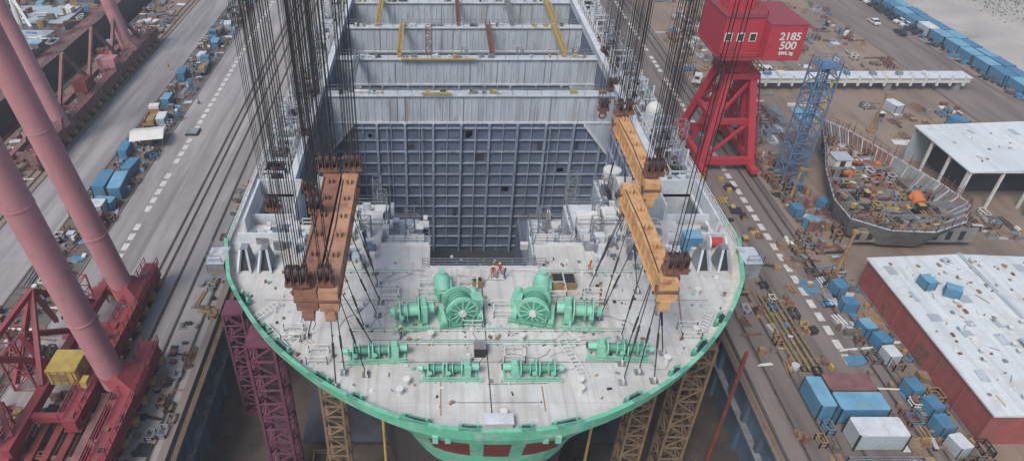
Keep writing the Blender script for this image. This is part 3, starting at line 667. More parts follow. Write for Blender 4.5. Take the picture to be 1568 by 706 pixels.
# ---------------------------------------------------------------- gantry cranes, left quay
def gantry(name,x,y0,y1,feet,kleg,kfr,lean,r=1.6,ztop=95,extra=None):
    e=empty(name,(x,(y0+y1)/2,0)); inv=Matrix.Translation((-x,-(y0+y1)/2,0))
    def ch(b,n,**kw):
        o=b.obj(n,**kw); o.parent=e; o.matrix_parent_inverse=inv; return o
    b=MB()
    for (fx,fy,tx,ty) in feet:
        f=Vector((fx,fy,4)); t=Vector((tx,ty,ztop)); b.tube(f,t,r,kleg,r*1.08,n=32)
        for q in(.12,.3,.5,.7): c=f.lerp(t,q); c2=f.lerp(t,q+.002); b.tube(c,c2,r*1.06,kleg,n=32)
    ch(b,"legs",smooth=True)
    b=MB()
    b.bx(x-.8,x+.8,y0,y1,2.4,4.2,kfr); b.bx(x-1.05,x+1.05,y0,y1,4.2,4.35,kfr); b.bx(x-1.05,x+1.05,y0,y1,2.25,2.4,kfr)
    y=y0+1
    while y<y1: b.bx(x+.8,x+1.0,y,y+.12,2.4,4.2,kfr); b.bx(x-1.0,x-.8,y,y+.12,2.4,4.2,kfr); y+=2
    for fx,fy,_,_ in feet: b.mesh([(x-1.4,fy-2.4,4.3),(x+1.4,fy-2.4,4.3),(x+1.4,fy+2.4,4.3),(x-1.4,fy+2.4,4.3),(fx-1.2,fy-1.4,6.5),(fx+1.2,fy-1.4,6.5),(fx+1.2,fy+1.4,6.5),(fx-1.2,fy+1.4,6.5)],[(0,1,5,4),(1,2,6,5),(2,3,7,6),(3,0,4,7),(4,5,6,7)],kfr)
    b.rails([(x+1.0,y0,4.35),(x+1.0,y1,4.35)],1.1,kfr,1.6,.05); b.rails([(x-1.0,y0,4.35),(x-1.0,y1,4.35)],1.1,kfr,1.6,.05)
    for i in range(14): b.box((x+R(-.7,.7),R(y0,y1),4.5),(R(.3,.8),R(.3,1.2),R(.2,.7)),random.choice(['rust','dark','grey',kfr]))
    ch(b,"sill_beam")
    b=MB(); y=y0+1
    while y<y1-2:
        b.bx(x-.7,x+.7,y,y+2.6,1.5,2.3,kfr); b.mesh([(x-.6,y+.2,1.5),(x+.6,y+.2,1.5),(x+.6,y+2.4,1.5),(x-.6,y+2.4,1.5),(x-.6,y+.6,.7),(x+.6,y+.6,.7),(x+.6,y+2,.7),(x-.6,y+2,.7)],[(0,1,5,4),(1,2,6,5),(2,3,7,6),(3,0,4,7)],kfr)
        for yy in(y+.6,y+2.0): b.tube((x-.35,yy,.5),(x+.35,yy,.5),.48,'dark',n=14)
        b.box((x+1.0,y+1.3,1.2),(.7,.9,.8),'ochre'); y+=3.4
    ch(b,"bogies")
    return e,ch
e,ch=gantry("gantry_crane",-50.0,54,84.5,[(-51.5,77.5,-63.5,77)],'pink','redframe',0)
b=MB()
b.bx(-56.4,-55.2,50,83,2.6,4.0,'redframe'); 
for y in(55,63,71,79): b.bx(-55.2,-50.8,y,y+.8,2.8,3.8,'redframe')
for a,c in(((-56,60,4),(-58,68,13)),((-56,76,4),(-58,68,13)),((-61,62,2),(-58,68,13)),((-61,74,2),(-58,68,13)),((-56,52,4),(-60,58,11)),((-56,64,4),(-60,58,11)),((-60,58,11),(-58,68,13)),((-56,62,4),(-59,64,9)),((-56,70,4),(-58.6,64,9))):
    b.beam(a,c,.6,.7,'redframe')
b.lattice(-60.5,64,0,9,3,'redframe',.11); b.lattice(-57.5,76,4,8,2.4,'redframe',.08); b.lattice(-59.5,54,0,6,3,'redframe',.1)
b.tube((-57,51,2),(-63,49,40),.9,'pink',n=20); b.box((-57,51,1.8),(3,3,2),'redframe')
ch(b,"bracing_frame")
b=MB(); b.bx(-54.4,-50.8,59.6,63.2,4.5,6.9,'yellow'); b.bx(-54.5,-50.7,59.5,63.3,6.9,7.02,'yellow'); b.bx(-50.82,-50.77,60.2,61.4,5.0,6.6,'ochre'); b.bx(-53.9,-52,59.54,59.62,5.1,6.4,'ochre')
for x in(-54,-53,-52,-51.2): b.bx(x-.04,x+.04,59.52,59.59,4.6,6.8,'ochre')
b.box((-49.9,59.6,5.0),(.8,1.2,1.2),'yellow')
ch(b,"machinery_box")
e,ch=gantry("gantry_crane",-44.4,44,67.5,[(-46.6,60.5,-56,60)],'pink','redframe',0)
b=MB(); b.bx(-48.4,-47.4,42,60,1.6,2.6,'rustpink'); 
for y in(46,52,58): b.bx(-47.4,-45.4,y,y+.8,1.8,2.5,'rustpink')
ch(b,"tie_beams")
e,ch=gantry("gantry_crane",-84.8,118,190,[(-84.6,131,-101,133),(-87,176,-103,178)],'pink','rustpink',0,r=1.7)
b=MB()
b.bx(-90.5,-89.3,118,190,2.4,3.8,'rustpink')
for y in range(120,190,7): b.bx(-89.3,-85.7,y,y+.8,2.6,3.6,'rustpink')
for y in(124,140,156,170): b.beam((-89,y,4),(-88,y+6,14),.7,.7,'rustpink'); b.beam((-86,y+12,4),(-88,y+6,14),.7,.7,'rustpink')
b.bx(-88,-85,146,150,4.6,7.4,'hullred'); b.bx(-88.5,-84,160,163,4.6,7,'pink')
ch(b,"bracing_frame")
scatter("quay_debris",-62.5,-53,30,84,130,['rust','ochre','grey','dark','rustpink','redframe'],2.0,0,1.5)
scatter("quay_debris",-49.3,-45.8,30,60,60,['rustpink','hullred','rust','grey'],2.0,0,1.4)
scatter("quay_debris",-43.4,-39.6,25,120,110,['rust','ochre','grey','dark','strip'],1.1,0,.6)
b=MB()
for i in range(6): b.beam((-58+i*1.5,30,1.2),(-60+i*1.9,56,1.2),.9,.7,random.choice(['rustpink','hullred','rust']))
for i in range(4): b.beam((-60,34+i*6,.8),(-49,33+i*6,.8),.6,.6,'rustpink')
b.obj("steel_girder_stack",recenter=True)

# ---------------------------------------------------------------- left: material strip, vehicles, cabins
scatter("scrap_material_pile",-71.8,-64.4,86,235,520,P1+['ltblue'],1.2,0,1.3)
scatter("scrap_material_pile",-72,-64.4,40,86,90,P1,1.5,0,1.2)
scatter("scrap_material_pile",-97,-87,90,230,220,P1+['rustpink'],2.0,0,1.8)
scatter("quay_debris",-106,-87,60,118,130,P1,1.8,0,1.4)
def container(k,kr=None,L=6.1,W=2.44,H=2.6):
    b=MB(); b.bx(-W/2,W/2,-L/2,L/2,.15,H-.06,k); b.bx(-W/2-.03,W/2+.03,-L/2-.03,L/2+.03,H-.06,H+.02,kr or k)
    n=int(L/.3)
    for i in range(n):
        y=-L/2+.2+(L-.4)*i/(n-1)
        for s in(-1,1): b.bx(s*W/2,s*(W/2+.05),y-.07,y+.07,.25,H-.2,k)
        b.bx(-W/2+.15,W/2-.15,y-.06,y+.06,H+.02,H+.05,kr or k)
    for x in(-W/2,W/2):
        for y in(-L/2,L/2): b.bx(x-.09,x+.09,y-.09,y+.09,0,H+.05,'dark' if k!='dark' else 'grey')
    for s in(-1,1): b.bx(s*.02,s*W*.42,-L/2-.06,-L/2,.3,H-.25,k); b.tube((s*.5,-L/2-.1,.3),(s*.5,-L/2-.1,H-.3),.03,'grey')
    return b
cB=container('blue','ltblue').obj("shipping_container",loc=(-66.2,112,0),rz=.1)
cG=container('roofgrey','white').obj("shipping_container",loc=(-68.8,104,0),rz=1.6)
cR=container('rust','rustpink').obj("shipping_container",loc=(-66,99.5,0),rz=.1); cR.scale=(1,.7,.9)
cD=container('blue','blue').obj("shipping_container",loc=(-69.2,112.6,0),rz=.05)
for l,a in(((-66.6,106,0),1.5),((-90,117,0),.2),((-97,110,0),1.7),((-67,186,0),.1),((-69,150,0),0)): inst(cB,l,a,(.8,.6,.8))
for l,a in(((-67,140,0),.1),((-68,176,0),0),((-67,200,0),.2)): inst(cG,l,a,(.8,.6,.8))
for l,a in(((-70.2,126,0),.1),((-66.5,119,0),-.1),((-70,165,0),.1)): inst(cD,l,a,(.8,.7,.8))
def canopy():
    b=MB()
    for x in(-3,3):
        for y in(-2.5,2.5): b.tube((x,y,0),(x,y,2.6),.07,'grey')
    b.mesh([(-3.4,-2.9,2.5),(3.4,-2.9,2.5),(3.4,2.9,2.5),(-3.4,2.9,2.5),(-3.4,0,3.3),(3.4,0,3.3)],[(0,1,5,4),(4,5,2,3),(0,4,3),(1,2,5)],'ivory')
    b.bx(-1.5,.5,-1,1,0,1.1,'ochre'); return b
c=canopy().obj("work_canopy",loc=(-66.7,130.5,0),rz=.2)
def truck(kc,kb):
    b=MB()
    b.bx(-1.0,1.0,-4,3.8,.75,1.0,'dark')
    b.mesh([(-1.15,2.0,.8),(1.15,2.0,.8),(1.15,4.1,.8),(-1.15,4.1,.8),(-1.1,2.0,2.8),(1.1,2.0,2.8),(1.1,3.7,2.8),(-1.1,3.7,2.8)],[(0,1,5,4),(1,2,6,5),(2,3,7,6),(3,0,4,7),(4,5,6,7)],kc)
    b.poly([(-.95,4.02,1.8),(.95,4.02,1.8),(.92,3.78,2.6),(-.92,3.78,2.6)],'glass')
    for s in(-1,1): b.bx(s*1.12,s*1.17,2.5,3.6,1.8,2.5,'glass')
    b.bx(-1.2,1.2,-4.1,1.8,1.0,1.15,kb); b.bx(-1.2,-1.14,-4.1,1.8,1.15,1.7,kb); b.bx(1.14,1.2,-4.1,1.8,1.15,1.7,kb); b.bx(-1.2,1.2,-4.1,-4.04,1.15,1.7,kb); b.bx(-1.2,1.2,1.74,1.8,1.15,2.2,kb)
    b.box((0,-1.5,1.4),(1.6,2.6,.5),'ochre')
    for y in(3.1,-2,-3.2):
        for s in(-1,1): b.tube((s*.8,y,.5),(s*1.15,y,.5),.5,'tyre',n=16); b.tube((s*1.15,y,.5),(s*1.17,y,.5),.25,'grey',n=10)
    return b
t=truck('blue','grey').obj("flatbed_truck",loc=(-66,170,0),rz=.05); inst(t,(-69,195,0),3.1)
t2=truck('ivory','ochre').obj("flatbed_truck",loc=(-69.5,141,0),rz=.1); inst(t2,(62,160,0),1.2); inst(t2,(85,185,0),.4)
def car(k):
    b=MB()
    prof=[(-2.2,.35),(-2.2,.85),(-1.5,.95),(-.9,1.42),(.7,1.45),(1.35,.98),(2.2,.82),(2.25,.35)]
    for s in(-1,1):
        pts=[(s*.88,y,z) for y,z in prof]; b.poly(pts if s>0 else pts[::-1],k)
        b.poly([(s*.885,-1.2,.98),(s*.885,-.82,1.34),(s*.885,.62,1.36),(s*.885,1.1,1.0)],'glass')
        for y in(-1.4,1.4): b.tube((s*.7,y,.33),(s*.92,y,.33),.33,'tyre',n=14); b.tube((s*.92,y,.33),(s*.935,y,.33),.18,'grey',n=8)
    for (y0,z0),(y1,z1) in zip(prof[:-1],prof[1:]):
        b.poly([(-.88,y0,z0),(.88,y0,z0),(.88,y1,z1),(-.88,y1,z1)],'glass' if (y0,y1) in((.7,1.35),(-1.5,-.9)) else k)
    return b
c1=car('ivory').obj("parked_car",loc=(126,205,0)); c2=car('dark').obj("parked_car",loc=(129,196,0)); c3=car('redcloth').obj("parked_car",loc=(-95,182,0),rz=.1)
for i in range(16): inst(random.choice([c1,c2,c2]),(134.6+R(-.4,.4),196+i*3.1,0),1.57+R(-.05,.05))
b=MB(); b.bx(-60.3,-57.7,134,137,.1,.5,'dark'); b.bx(-60.2,-57.8,134.2,136.8,.5,.6,'grey'); b.bx(-60,-59.6,134,137,0,.1,'ochre'); b.obj("steel_plate_stack",recenter=True)
# vessel in the second dock
b=MB()
hp=[(-128,126),(-118,121),(-106,123),(-101,132),(-100,165),(-100,300),(-132,300),(-134,165),(-133,135)]
hb=[(x*.9-11.7,y+3) for x,y in hp]
for i in range(len(hp)):
    p,q=hp[i],hp[(i+1)%len(hp)]; p2,q2=hb[i],hb[(i+1)%len(hp)]
    b.poly([(*p,6),(*q,6),(*q,0.2),(*p,.2)],'dark'); b.poly([(*p,.2),(*q,.2),(*q2,-9),(*p2,-9)],'hullred')
b.poly([(*p,5) for p in hp],'rustpink')
for i in range(len(hp)):
    b.rails([(*hp[i],6),(*hp[(i+1)%len(hp)],6)],1.1,'grey',2.5,.05)
b.bx(-124,-110,140,152,5,9,'grey'); b.bx(-122,-112,141,150,9,12,'roofgrey'); b.bx(-121,-113,140.9,141,10,11,'glass'); b.bx(-119,-115,146,150,12,15,'hullred')
for y in(165,185,205,225): b.bx(-127,-107,y,y+14,5,7,'grey'); b.bx(-127.3,-106.7,y-.3,y+14.3,7,7.25,'roofgrey')
for y in(182,222): b.tube((-117,y,5),(-117,y,17),.7,'ivory'); b.beam((-117,y,16),(-106,y-14,12),.6,.6,'ivory')
b.obj("cargo_ship",recenter=True)
scatter("deck_debris",-130,-103,128,160,140,P1+['rustpink'],2.2,5,2.0)
scatter("deck_debris",-130,-103,160,235,150,P1+['ltblue','ivory'],2.4,7.3,2.0)

# ---------------------------------------------------------------- right quay: red portal crane
e=empty("portal_crane",(52,126,0)); inv=Matrix.Translation((-52,-126,0))
def chp(b,n,**kw):
    o=b.obj(n,**kw); o.parent=e; o.matrix_parent_inverse=inv; return o
b=MB(); C=[(47,119.5),(57,119.5),(57,134),(47,134)]; T=[(50,123.5),(54.6,123.5),(54.6,129),(50,129)]
for c,t in zip(C,T):
    b.beam((*c,1.4),(*t,18.5),1.3,1.4,'red')
for i in range(4):
    p,q=C[i],C[(i+1)%4]; b.beam((*p,2.4),(*q,2.4),1.1,1.3,'red')
    mm=[(c[0]*.5+t[0]*.5,c[1]*.5+t[1]*.5) for c,t in((p,T[i]),(q,T[(i+1)%4]))]
    b.beam((*mm[0],10),(*mm[1],10),.9,1.0,'red')
    b.beam((*p,2.4),(*mm[1],10),.5,.5,'red'); b.beam((*mm[0],10),(*T[(i+1)%4],18),.5,.5,'red')
b.bx(49,55.6,122.5,130,18.2,19.4,'red'); b.tube((52.3,126.2,19.4),(52.3,126.2,23.4),2.6,'red',n=24)
b.beam((57,125,1.4),(54,125,18),1.1,1.1,'red'); b.beam((47,127,1.4),(51,127,18),.7,.7,'red')
for i in range(9): b.box((57.8,120+i*.9,2+i*1.6),(.9,1.3,.12),'redframe')
b.rails([(58.2,120,2),(58.2,128,16)],1.0,'red',1,.05)
b.rails([(48.8,122.3,19.4),(55.8,122.3,19.4),(55.8,130.2,19.4),(48.8,130.2,19.4),(48.8,122.3,19.4)],1.2,'redcloth',1.4,.05)
chp(b,"portal_legs")
b=MB()
for c in C:
    b.bx(c[0]-.7,c[0]+.7,c[1]-3,c[1]+3,1.0,1.9,'red')
    for y in(-2.3,-1,1,2.3): b.tube((c[0]-.3,c[1]+y,.55),(c[0]+.3,c[1]+y,.55),.5,'dark',n=12)
chp(b,"bogies")
b=MB()
b.bx(46,53.0,121,133,23.4,30.6,'red'); b.bx(53.05,59.6,118.6,131,23.6,30.0,'red')
b.bx(45.8,53.0,120.8,133.2,30.6,30.8,'redframe'); b.bx(53.05,59.7,118.5,131.2,30.0,30.2,'redframe'); b.bx(45.8,59.4,121.2,132,23.1,23.4,'redframe')
for x in(47,49.2,51.4): b.bx(x-.65,x+.65,120.93,120.99,26.2,27.8,'ivory'); b.bx(x-.48,x+.48,120.88,120.925,26.4,27.6,'glass')
b.bx(47.8,48.6,120.95,120.99,23.6,25.6,'redframe')
for x in(53.1,59.5): b.bx(x-.06,x+.06,118.52,118.59,23.6,29.9,'red')
b.bx(53.1,59.5,118.54,118.59,23.6,23.8,'redframe')
b.rails([(45.8,120.7,23.4),(45.8,119.6,23.4),(53.0,119.6,23.4)],1.2,'redcloth',1.2,.05)
b.bx(45.8,53.0,119.5,120.7,23.2,23.35,'redframe')
b.rails([(46,121,30.8),(53,121,30.8),(53,133,30.8)],1.1,'redcloth',1.5,.05)
b.bx(47,51,124,128,30.8,32.6,'red')
for s in(-1,1):
    b.beam((50+s*2,126,30.6),(50+s*1.2,129,48),.7,.8,'red'); b.beam((50+s*2,131,30.6),(50+s*1.2,129,48),.6,.7,'red')
for z in(35,40,44): b.beam((48.6,128.4,z),(51.4,128.4,z),.4,.4,'red')
for s in(-1,1): b.beam((50+s*2,133,26),(62+s*.8,168,54),.5,.6,'red')
chp(b,"machinery_house")
def text(s,size,loc,k,parent=None,inv=None,rot=(math.pi/2,0,0)):
    cu=bpy.data.curves.new("lettering",'FONT'); cu.body=s; cu.size=size; cu.extrude=.02; cu.offset=.05; cu.align_x='CENTER'
    o=bpy.data.objects.new("lettering",cu); scene.collection.objects.link(o); o.location=loc; o.rotation_euler=rot; cu.materials.append(M[k])
    if parent: o.parent=parent; o.matrix_parent_inverse=inv
text("2185",1.9,(56.9,118.5,27.4),'ivory',e,inv); text("500",2.0,(56.9,118.5,25.7),'ivory',e,inv); text("SWL kg",.8,(56.9,118.5,24.7),'ivory',e,inv)

# blue lattice tower
b=MB(); b.lattice(64,117,0,23.5,3.8,'towerblue',.1,seg=2.2); b.lattice(64,117,0,23.5,1.3,'towerblue',.05,seg=1.2)
for z in(6,12,18): b.rails([(62.1,115.1,z),(65.9,115.1,z),(65.9,118.9,z),(62.1,118.9,z),(62.1,115.1,z)],1,'towerblue',1.2,.04)
b.bx(62,66,115,119,23.5,23.6,'towerblue')
b.rails([(62.1,115.1,23.6),(65.9,115.1,23.6),(65.9,118.9,23.6),(62.1,118.9,23.6),(62.1,115.1,23.6)],1.1,'towerblue',1,.04)
b.obj("lattice_tower",recenter=True)

# long white bridge girder
b=MB(); b.bx(70,124,157,160.8,2.2,3.4,'ivory'); b.bx(69.8,124.2,156.7,161.1,3.4,3.55,'white')
x=71
while x<124: 
    b.bx(x,x+.4,156.5,157,1.6,4.2,'ivory'); b.bx(x,x+.2,161,161.2,3.5,4.8,'grey'); 
    if random.random()<.4: b.box((x+1,158.8,4),(R(.5,2),R(.5,2),R(.4,1)),random.choice(['ivory','grey','blue']))
    x+=3.2
for x in(72,88,104,121): b.bx(x,x+1.6,157.3,160.4,0,2.2,'grey')
b.obj("box_girder",recenter=True)

# half built hull block
b=MB()
hb=[(75.5,132),(71.5,121),(67.3,111.5),(64,101),(64,95),(69,91.5),(76,91),(83,94),(87,99.5),(86,106),(82.5,116),(78.8,127)]
hc=(75,106)
def ins(p,f): return (hc[0]+(p[0]-hc[0])*f,hc[1]+(p[1]-hc[1])*f)
nh=len(hb)
for i in range(nh):
    p,q=hb[i],hb[(i+1)%nh]
    lo=[ins(p,.84),ins(q,.84)]
    h0=5.4
    b.poly([(*p,h0),(*q,h0),(*lo[1],.8),(*lo[0],.8)],'blockgrey')
    pi,qi=ins(p,.975),ins(q,.975); li,lj=ins(p,.82),ins(q,.82)
    b.poly([(*qi,h0),(*pi,h0),(*li,1.4),(*lj,1.4)],'rust' if i%3 else 'blockgrey')
    b.poly([(*p,h0),(*pi,h0),(*qi,h0),(*q,h0)],'bulk')
    m=9
    for j in range(m):
        t=j/m; a=(pi[0]*(1-t)+qi[0]*t,pi[1]*(1-t)+qi[1]*t); c=ins(a,.80)
        b.beam((*a,h0-.05),(*c,1.8),.12,.5,'grey' if j%3 else 'bulk')
        if random.random()<.35: b.beam((*a,h0),(*a,h0+R(1,2.5)),.1,.1,'rust')
    b.rails([(*p,h0),(*q,h0)],1.1,'rust',1.6,.035)
b.poly([(*ins(p,.84),1.3) for p in hb],'rust')
b.poly([(*ins(p,.42),3.2) for p in hb],'blockgrey')
for y in range(94,128,4):
    xa=64+max(0,(y-100))*.34+1.2; xb=87-max(0,(y-104))*.36-1.4
    b.bx(xa,xb,y-.08,y+.08,1.3,4.2,'blockgrey' if y%8 else 'bulk')
    for k in range(int((xb-xa)/2.2)): b.bx(xa+k*2.2,xa+k*2.2+.9,y-.1,y+.1,1.8,3.6,'dark')
for x in(69,73,77,81): b.bx(x-.08,x+.08,94,118 if x>69 else 108,1.3,4.0,'blockgrey')
b.obj("hull_block",recenter=True)
scatter("hull_block_fittings",68,83,94,108,140,['ochre','blockgrey','rust','yellow','grey','dark','rust'],1.4,3.4,1.2)
scatter("hull_block_fittings",72,80,108,124,80,['ochre','blockgrey','rust','orangecloth','bulk','dark'],1.3,3.4,1.2)
scatter("hull_block_staging",60,66,92,126,70,['ochre','rust','grey','rustpink'],1.6,0,2.4)
b=MB(); b.tube((79.5,101,4.2),(79.8,103.4,5.0),1.2,'orangecloth',.9,n=14); b.dome((79.6,102.8,4.4),1.15,'orangecloth'); b.bx(78.6,80.8,100,101,3.6,4.6,'dark'); b.obj("orange_tarpaulin_bundle",recenter=True,smooth=True)
b=MB(); b.bx(70.6,73.6,114,117,3.6,5.6,'ivory'); b.bx(70.4,73.8,113.8,117.2,5.6,5.75,'roofgrey'); b.bx(71.4,72.4,113.95,113.99,3.8,5.4,'dark'); b.obj("site_cabin",recenter=True)
for x,y,z,k in((58.8,86,9,'ochre'),(80,140,10,'yellow'),(90,136,9,'ochre'),(60.5,108,7,'ochre'),(101,98,10,'yellow')):
    b=MB(); b.tube((x,y,0),(x+.6,y+.4,z),.34,k,.24,n=10); b.box((x,y,.3),(1.4,1.4,.6),k); b.beam((x,y,z*.6),(x+1.4,y,.5),.16,.16,k); b.box((x+.6,y+.4,z),(.7,.7,.5),k); b.tube((x+.6,y+.4,z),(x+1.9,y-.6,z+.5),.12,k)
    b.obj("steel_mast",recenter=True)

# white roofed sheds
def shed(name,x0,x1,y0,y1,h,kw,kr,rise=.9,openf=False,items=30):
    b=MB(); xm=(x0+x1)/2
    b.bx(x0,x1,y1-.3,y1,0,h,kw); b.bx(x1-.3,x1,y0,y1-.3,0,h,kw)
    if openf:
        y=y0
        while y<y1-1: b.bx(x0,x0+.4,y+.5,y+.9,0,h,'ivory'); b.beam((x0+.2,y+.7,h-2),(x0+2,y+.7,h-.2),.2,.2,'grey'); y+=5.5
        b.bx(x0+5,x0+5.2,y0+6.3,y1-.5,0,h,'darkhold')  # dark inner panels stand for the shade under the roof
        x=x0
        while x<=x1: b.bx(x,x+.4,y0,y0+.4,0,h,'ivory'); x+=6
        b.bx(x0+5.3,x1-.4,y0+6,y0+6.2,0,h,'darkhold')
    else:
        b.bx(x0,x0+.3,y0,y1-.3,0,h,kw); b.bx(x0+.3,x1-.3,y0,y0+.3,0,h,kw)
        y=y0
        while y<=y1-1:
            b.bx(x0-.12,x0,y,y+.3,0,h,kw); y+=5
        b.bx(x0-.06,x0-.003,y0,y1,.0,.5,'grey')
        b.bx(x0-.05,x0-.004,y0+12.2,y0+14.4,.5,3.4,'rust'); b.bx(x0-.05,x0-.004,y0+22.2,y0+23.4,.5,2.7,'rust')
    e0=.25
    b.mesh([(x0-e0,y0-e0,h),(xm,y0-e0,h+rise),(x1+e0,y0-e0,h),(x0-e0,y1+e0,h),(xm,y1+e0,h+rise),(x1+e0,y1+e0,h),
            (x0-e0,y0-e0,h-.25),(x1+e0,y0-e0,h-.25),(x0-e0,y1+e0,h-.25),(x1+e0,y1+e0,h-.25)],
           [(0,1,4,3),(1,2,5,4),(0,6,7,2,1),(3,4,5,9,8),(0,3,8,6),(2,7,9,5)],kr)
    b.bx(xm-.3,xm+.3,y0-.4,y1+.4,h+rise,h+rise+.12,'roofgrey')
    for i in range(items):
        x=R(x0+1,x1-1); y=R(y0+1,y1-1); zz=h+rise*(1-abs(x-xm)/(x1-xm)); s=R(.12,.5)
        t=random.random()
        if t<.5: b.box((x,y,zz+.1),(s,s*R(.5,2),.22),random.choice(['ivory','ochre','grey','grey','rust']))
        elif t<.62: b.tube((x,y,zz-.1),(x,y,zz+.5),.2,'roofgrey',n=10); b.tube((x,y,zz+.5),(x,y,zz+.62),.32,'ivory',n=10)
        elif t<.9: b.beam((x,y,zz+.1),(x+R(-1,1),y+R(-2,2),zz+.1),.08,.06,random.choice(['ochre','grey','ivory']))
        else: b.box((x,y,zz+.06),(R(.6,1.6),R(.8,2.6),.05),random.choice(['roofgrey','ivory','bulk']),rz=R(-.1,.1))
    return b.obj(name,recenter=True)
shed("brick_warehouse",61.5,89,54,84,5.6,'brick','roof',.7,items=220)
shed("white_roof_shed",90,140,106,123.5,8,'roofgrey','roof',1.0,True,60)
shed("white_roof_shed",101,145,88,103,6,'roofgrey','roof',1.0,True,60)
b=MB(); b.box((79,61,6.6),(15,9,.12),'roofgrey',ry=0.03); b.obj("roof_sheet",recenter=True)
for l,a in(((66,77,5.95),.1),((68.5,75,6.0),1.0)): inst(cB,l,a,(.6,.32,.6))

# yard clutter
for (x0,x1,y0,y1,n) in((59,63,100,128,50),(59,68,130,200,120),(66,116,86,90,30),(94,116,124,150,60),(66,116,164,232,280),(86,98,96,104,40),(90,116,190,240,70),(40,46,66,160,150),(53.4,61,20,96,210),(38.6,45,20,56,70)):
    scatter("yard_material_pile",x0,x1,y0,y1,n,P1+['towerbrown','rust','ochre'],1.6 if x0>50 else 1.0,0,1.2)
scatter("quay_edge_gear",44.2,51,62,120,50,['ochre','yellow','dark','rust'],1.2,0,.9)
scatter("stored_steelwork",66,72,130,156,60,['ivory','grey','rust','bulk'],3,0,1.0)
scatter("stored_steelwork",95,113,126,136,50,['ivory','ivory','grey','bulk'],3,0,.8)
b=MB()
for i in range(9): b.tube((44.6+i*.42,66+R(-1,1),.35+.35*(i%2)),(44.2+i*.42,82+R(-1,1),.35+.35*(i%2)),.15,'sheave' if i%3 else 'ochre',n=8)
for y in(68,73,78): b.bx(44.2,48.6,y,y+.3,0,.2,'ochre'); b.rails([(44,y,0),(44,y+.1,0)],1.2,'ochre',1,.08); b.rails([(48.7,y,0),(48.7,y+.1,0)],1.2,'ochre',1,.08)
b.obj("pipe_rack",recenter=True)
for l,a in(((57.4,73.5,0),.15),((58.2,70.8,0),.2),((58.0,68,0),.1),((57.8,62,0),.15),((58.6,59,0),.2),((58.2,56,0),.1),((58.4,53,0),.15),((58.8,49,0),.1),((57.2,78.5,0),1.5),((57.6,82.5,0),.2),((63,112,0),.2),((66,106,0),.3),((104,130,0),1),((110,138,0),.4),((100,146,0),.2),((60,104,0),.1),((61,100,0),.6)):
    inst(random.choice([cB,cD,cD,cG]),l,a+R(-.1,.1),(.7,.36,.75) if l[0]<67 else (.9,.6,.9))
for l,k in(((48.6,61.6,0),cR),((48.6,58.4,0),cB),((48.9,54.4,0),cG)):
    inst(k,l,math.pi/2,(1.15,1.0,1.1))
inst(cB,(44.2,60,0),0,(.8,.8,1.1))
b=MB(); b.bx(44,53,46,51,0,.5,'grey'); b.bx(44.2,52.8,46.2,50.8,.5,.56,'slate'); b.rails([(44,46,.5),(53,46,.5),(53,51,.5),(44,51,.5),(44,46,.5)],1,'grey',1.2,.05); b.obj("work_platform",recenter=True)
for i in range(18):
    inst(random.choice([cB,cB,cB,cD,cG]),(136.5+R(-.3,.3),130+i*6.6,0),R(-.03,.03),(1.25,1,1.05))
    inst(random.choice([cB,cD]),(140.2+R(-.3,.3),130+i*6.6+R(-.4,.4),0),R(-.03,.03),(1.1,1,.95))
scatter("rubble_bank",133,135.2,150,260,150,['grey','dark','strip','blue'],1.4,0,1)
b=MB(); b.poly([(77,141,.02),(82.5,140.4,.02),(82.8,147.6,.02),(77.3,148,.02)],'ltblue'); b.box((80,149,.3),(6,.6,.6),'ivory'); b.obj("blue_tarpaulin")
b=MB()
for i in range(900):
    x=R(165,190)+R(-3,3); y=R(205,235); z=R(0,2.6); s=R(.2,.5); a=R(0,6)
    b.poly([(x,y,z),(x+s*math.cos(a),y+s*math.sin(a),z+R(-.2,.4)),(x+R(-.3,.3),y+R(-.3,.3),z+s)],'shrub')
b.obj("shrubs")
for x,y in((-61.8,150),(-61.8,200),(59.5,150),(59.5,190)):
    b=MB(); b.tube((x,y,0),(x,y,10),.14,'grey',.09); b.beam((x,y,10),(x+1.8,y,10.3),.1,.1,'grey'); b.box((x+2,y,10.3),(.9,.35,.15),'ivory'); b.box((x,y,.3),(.5,.5,.6),'road2'); b.obj("street_lamp",recenter=True)

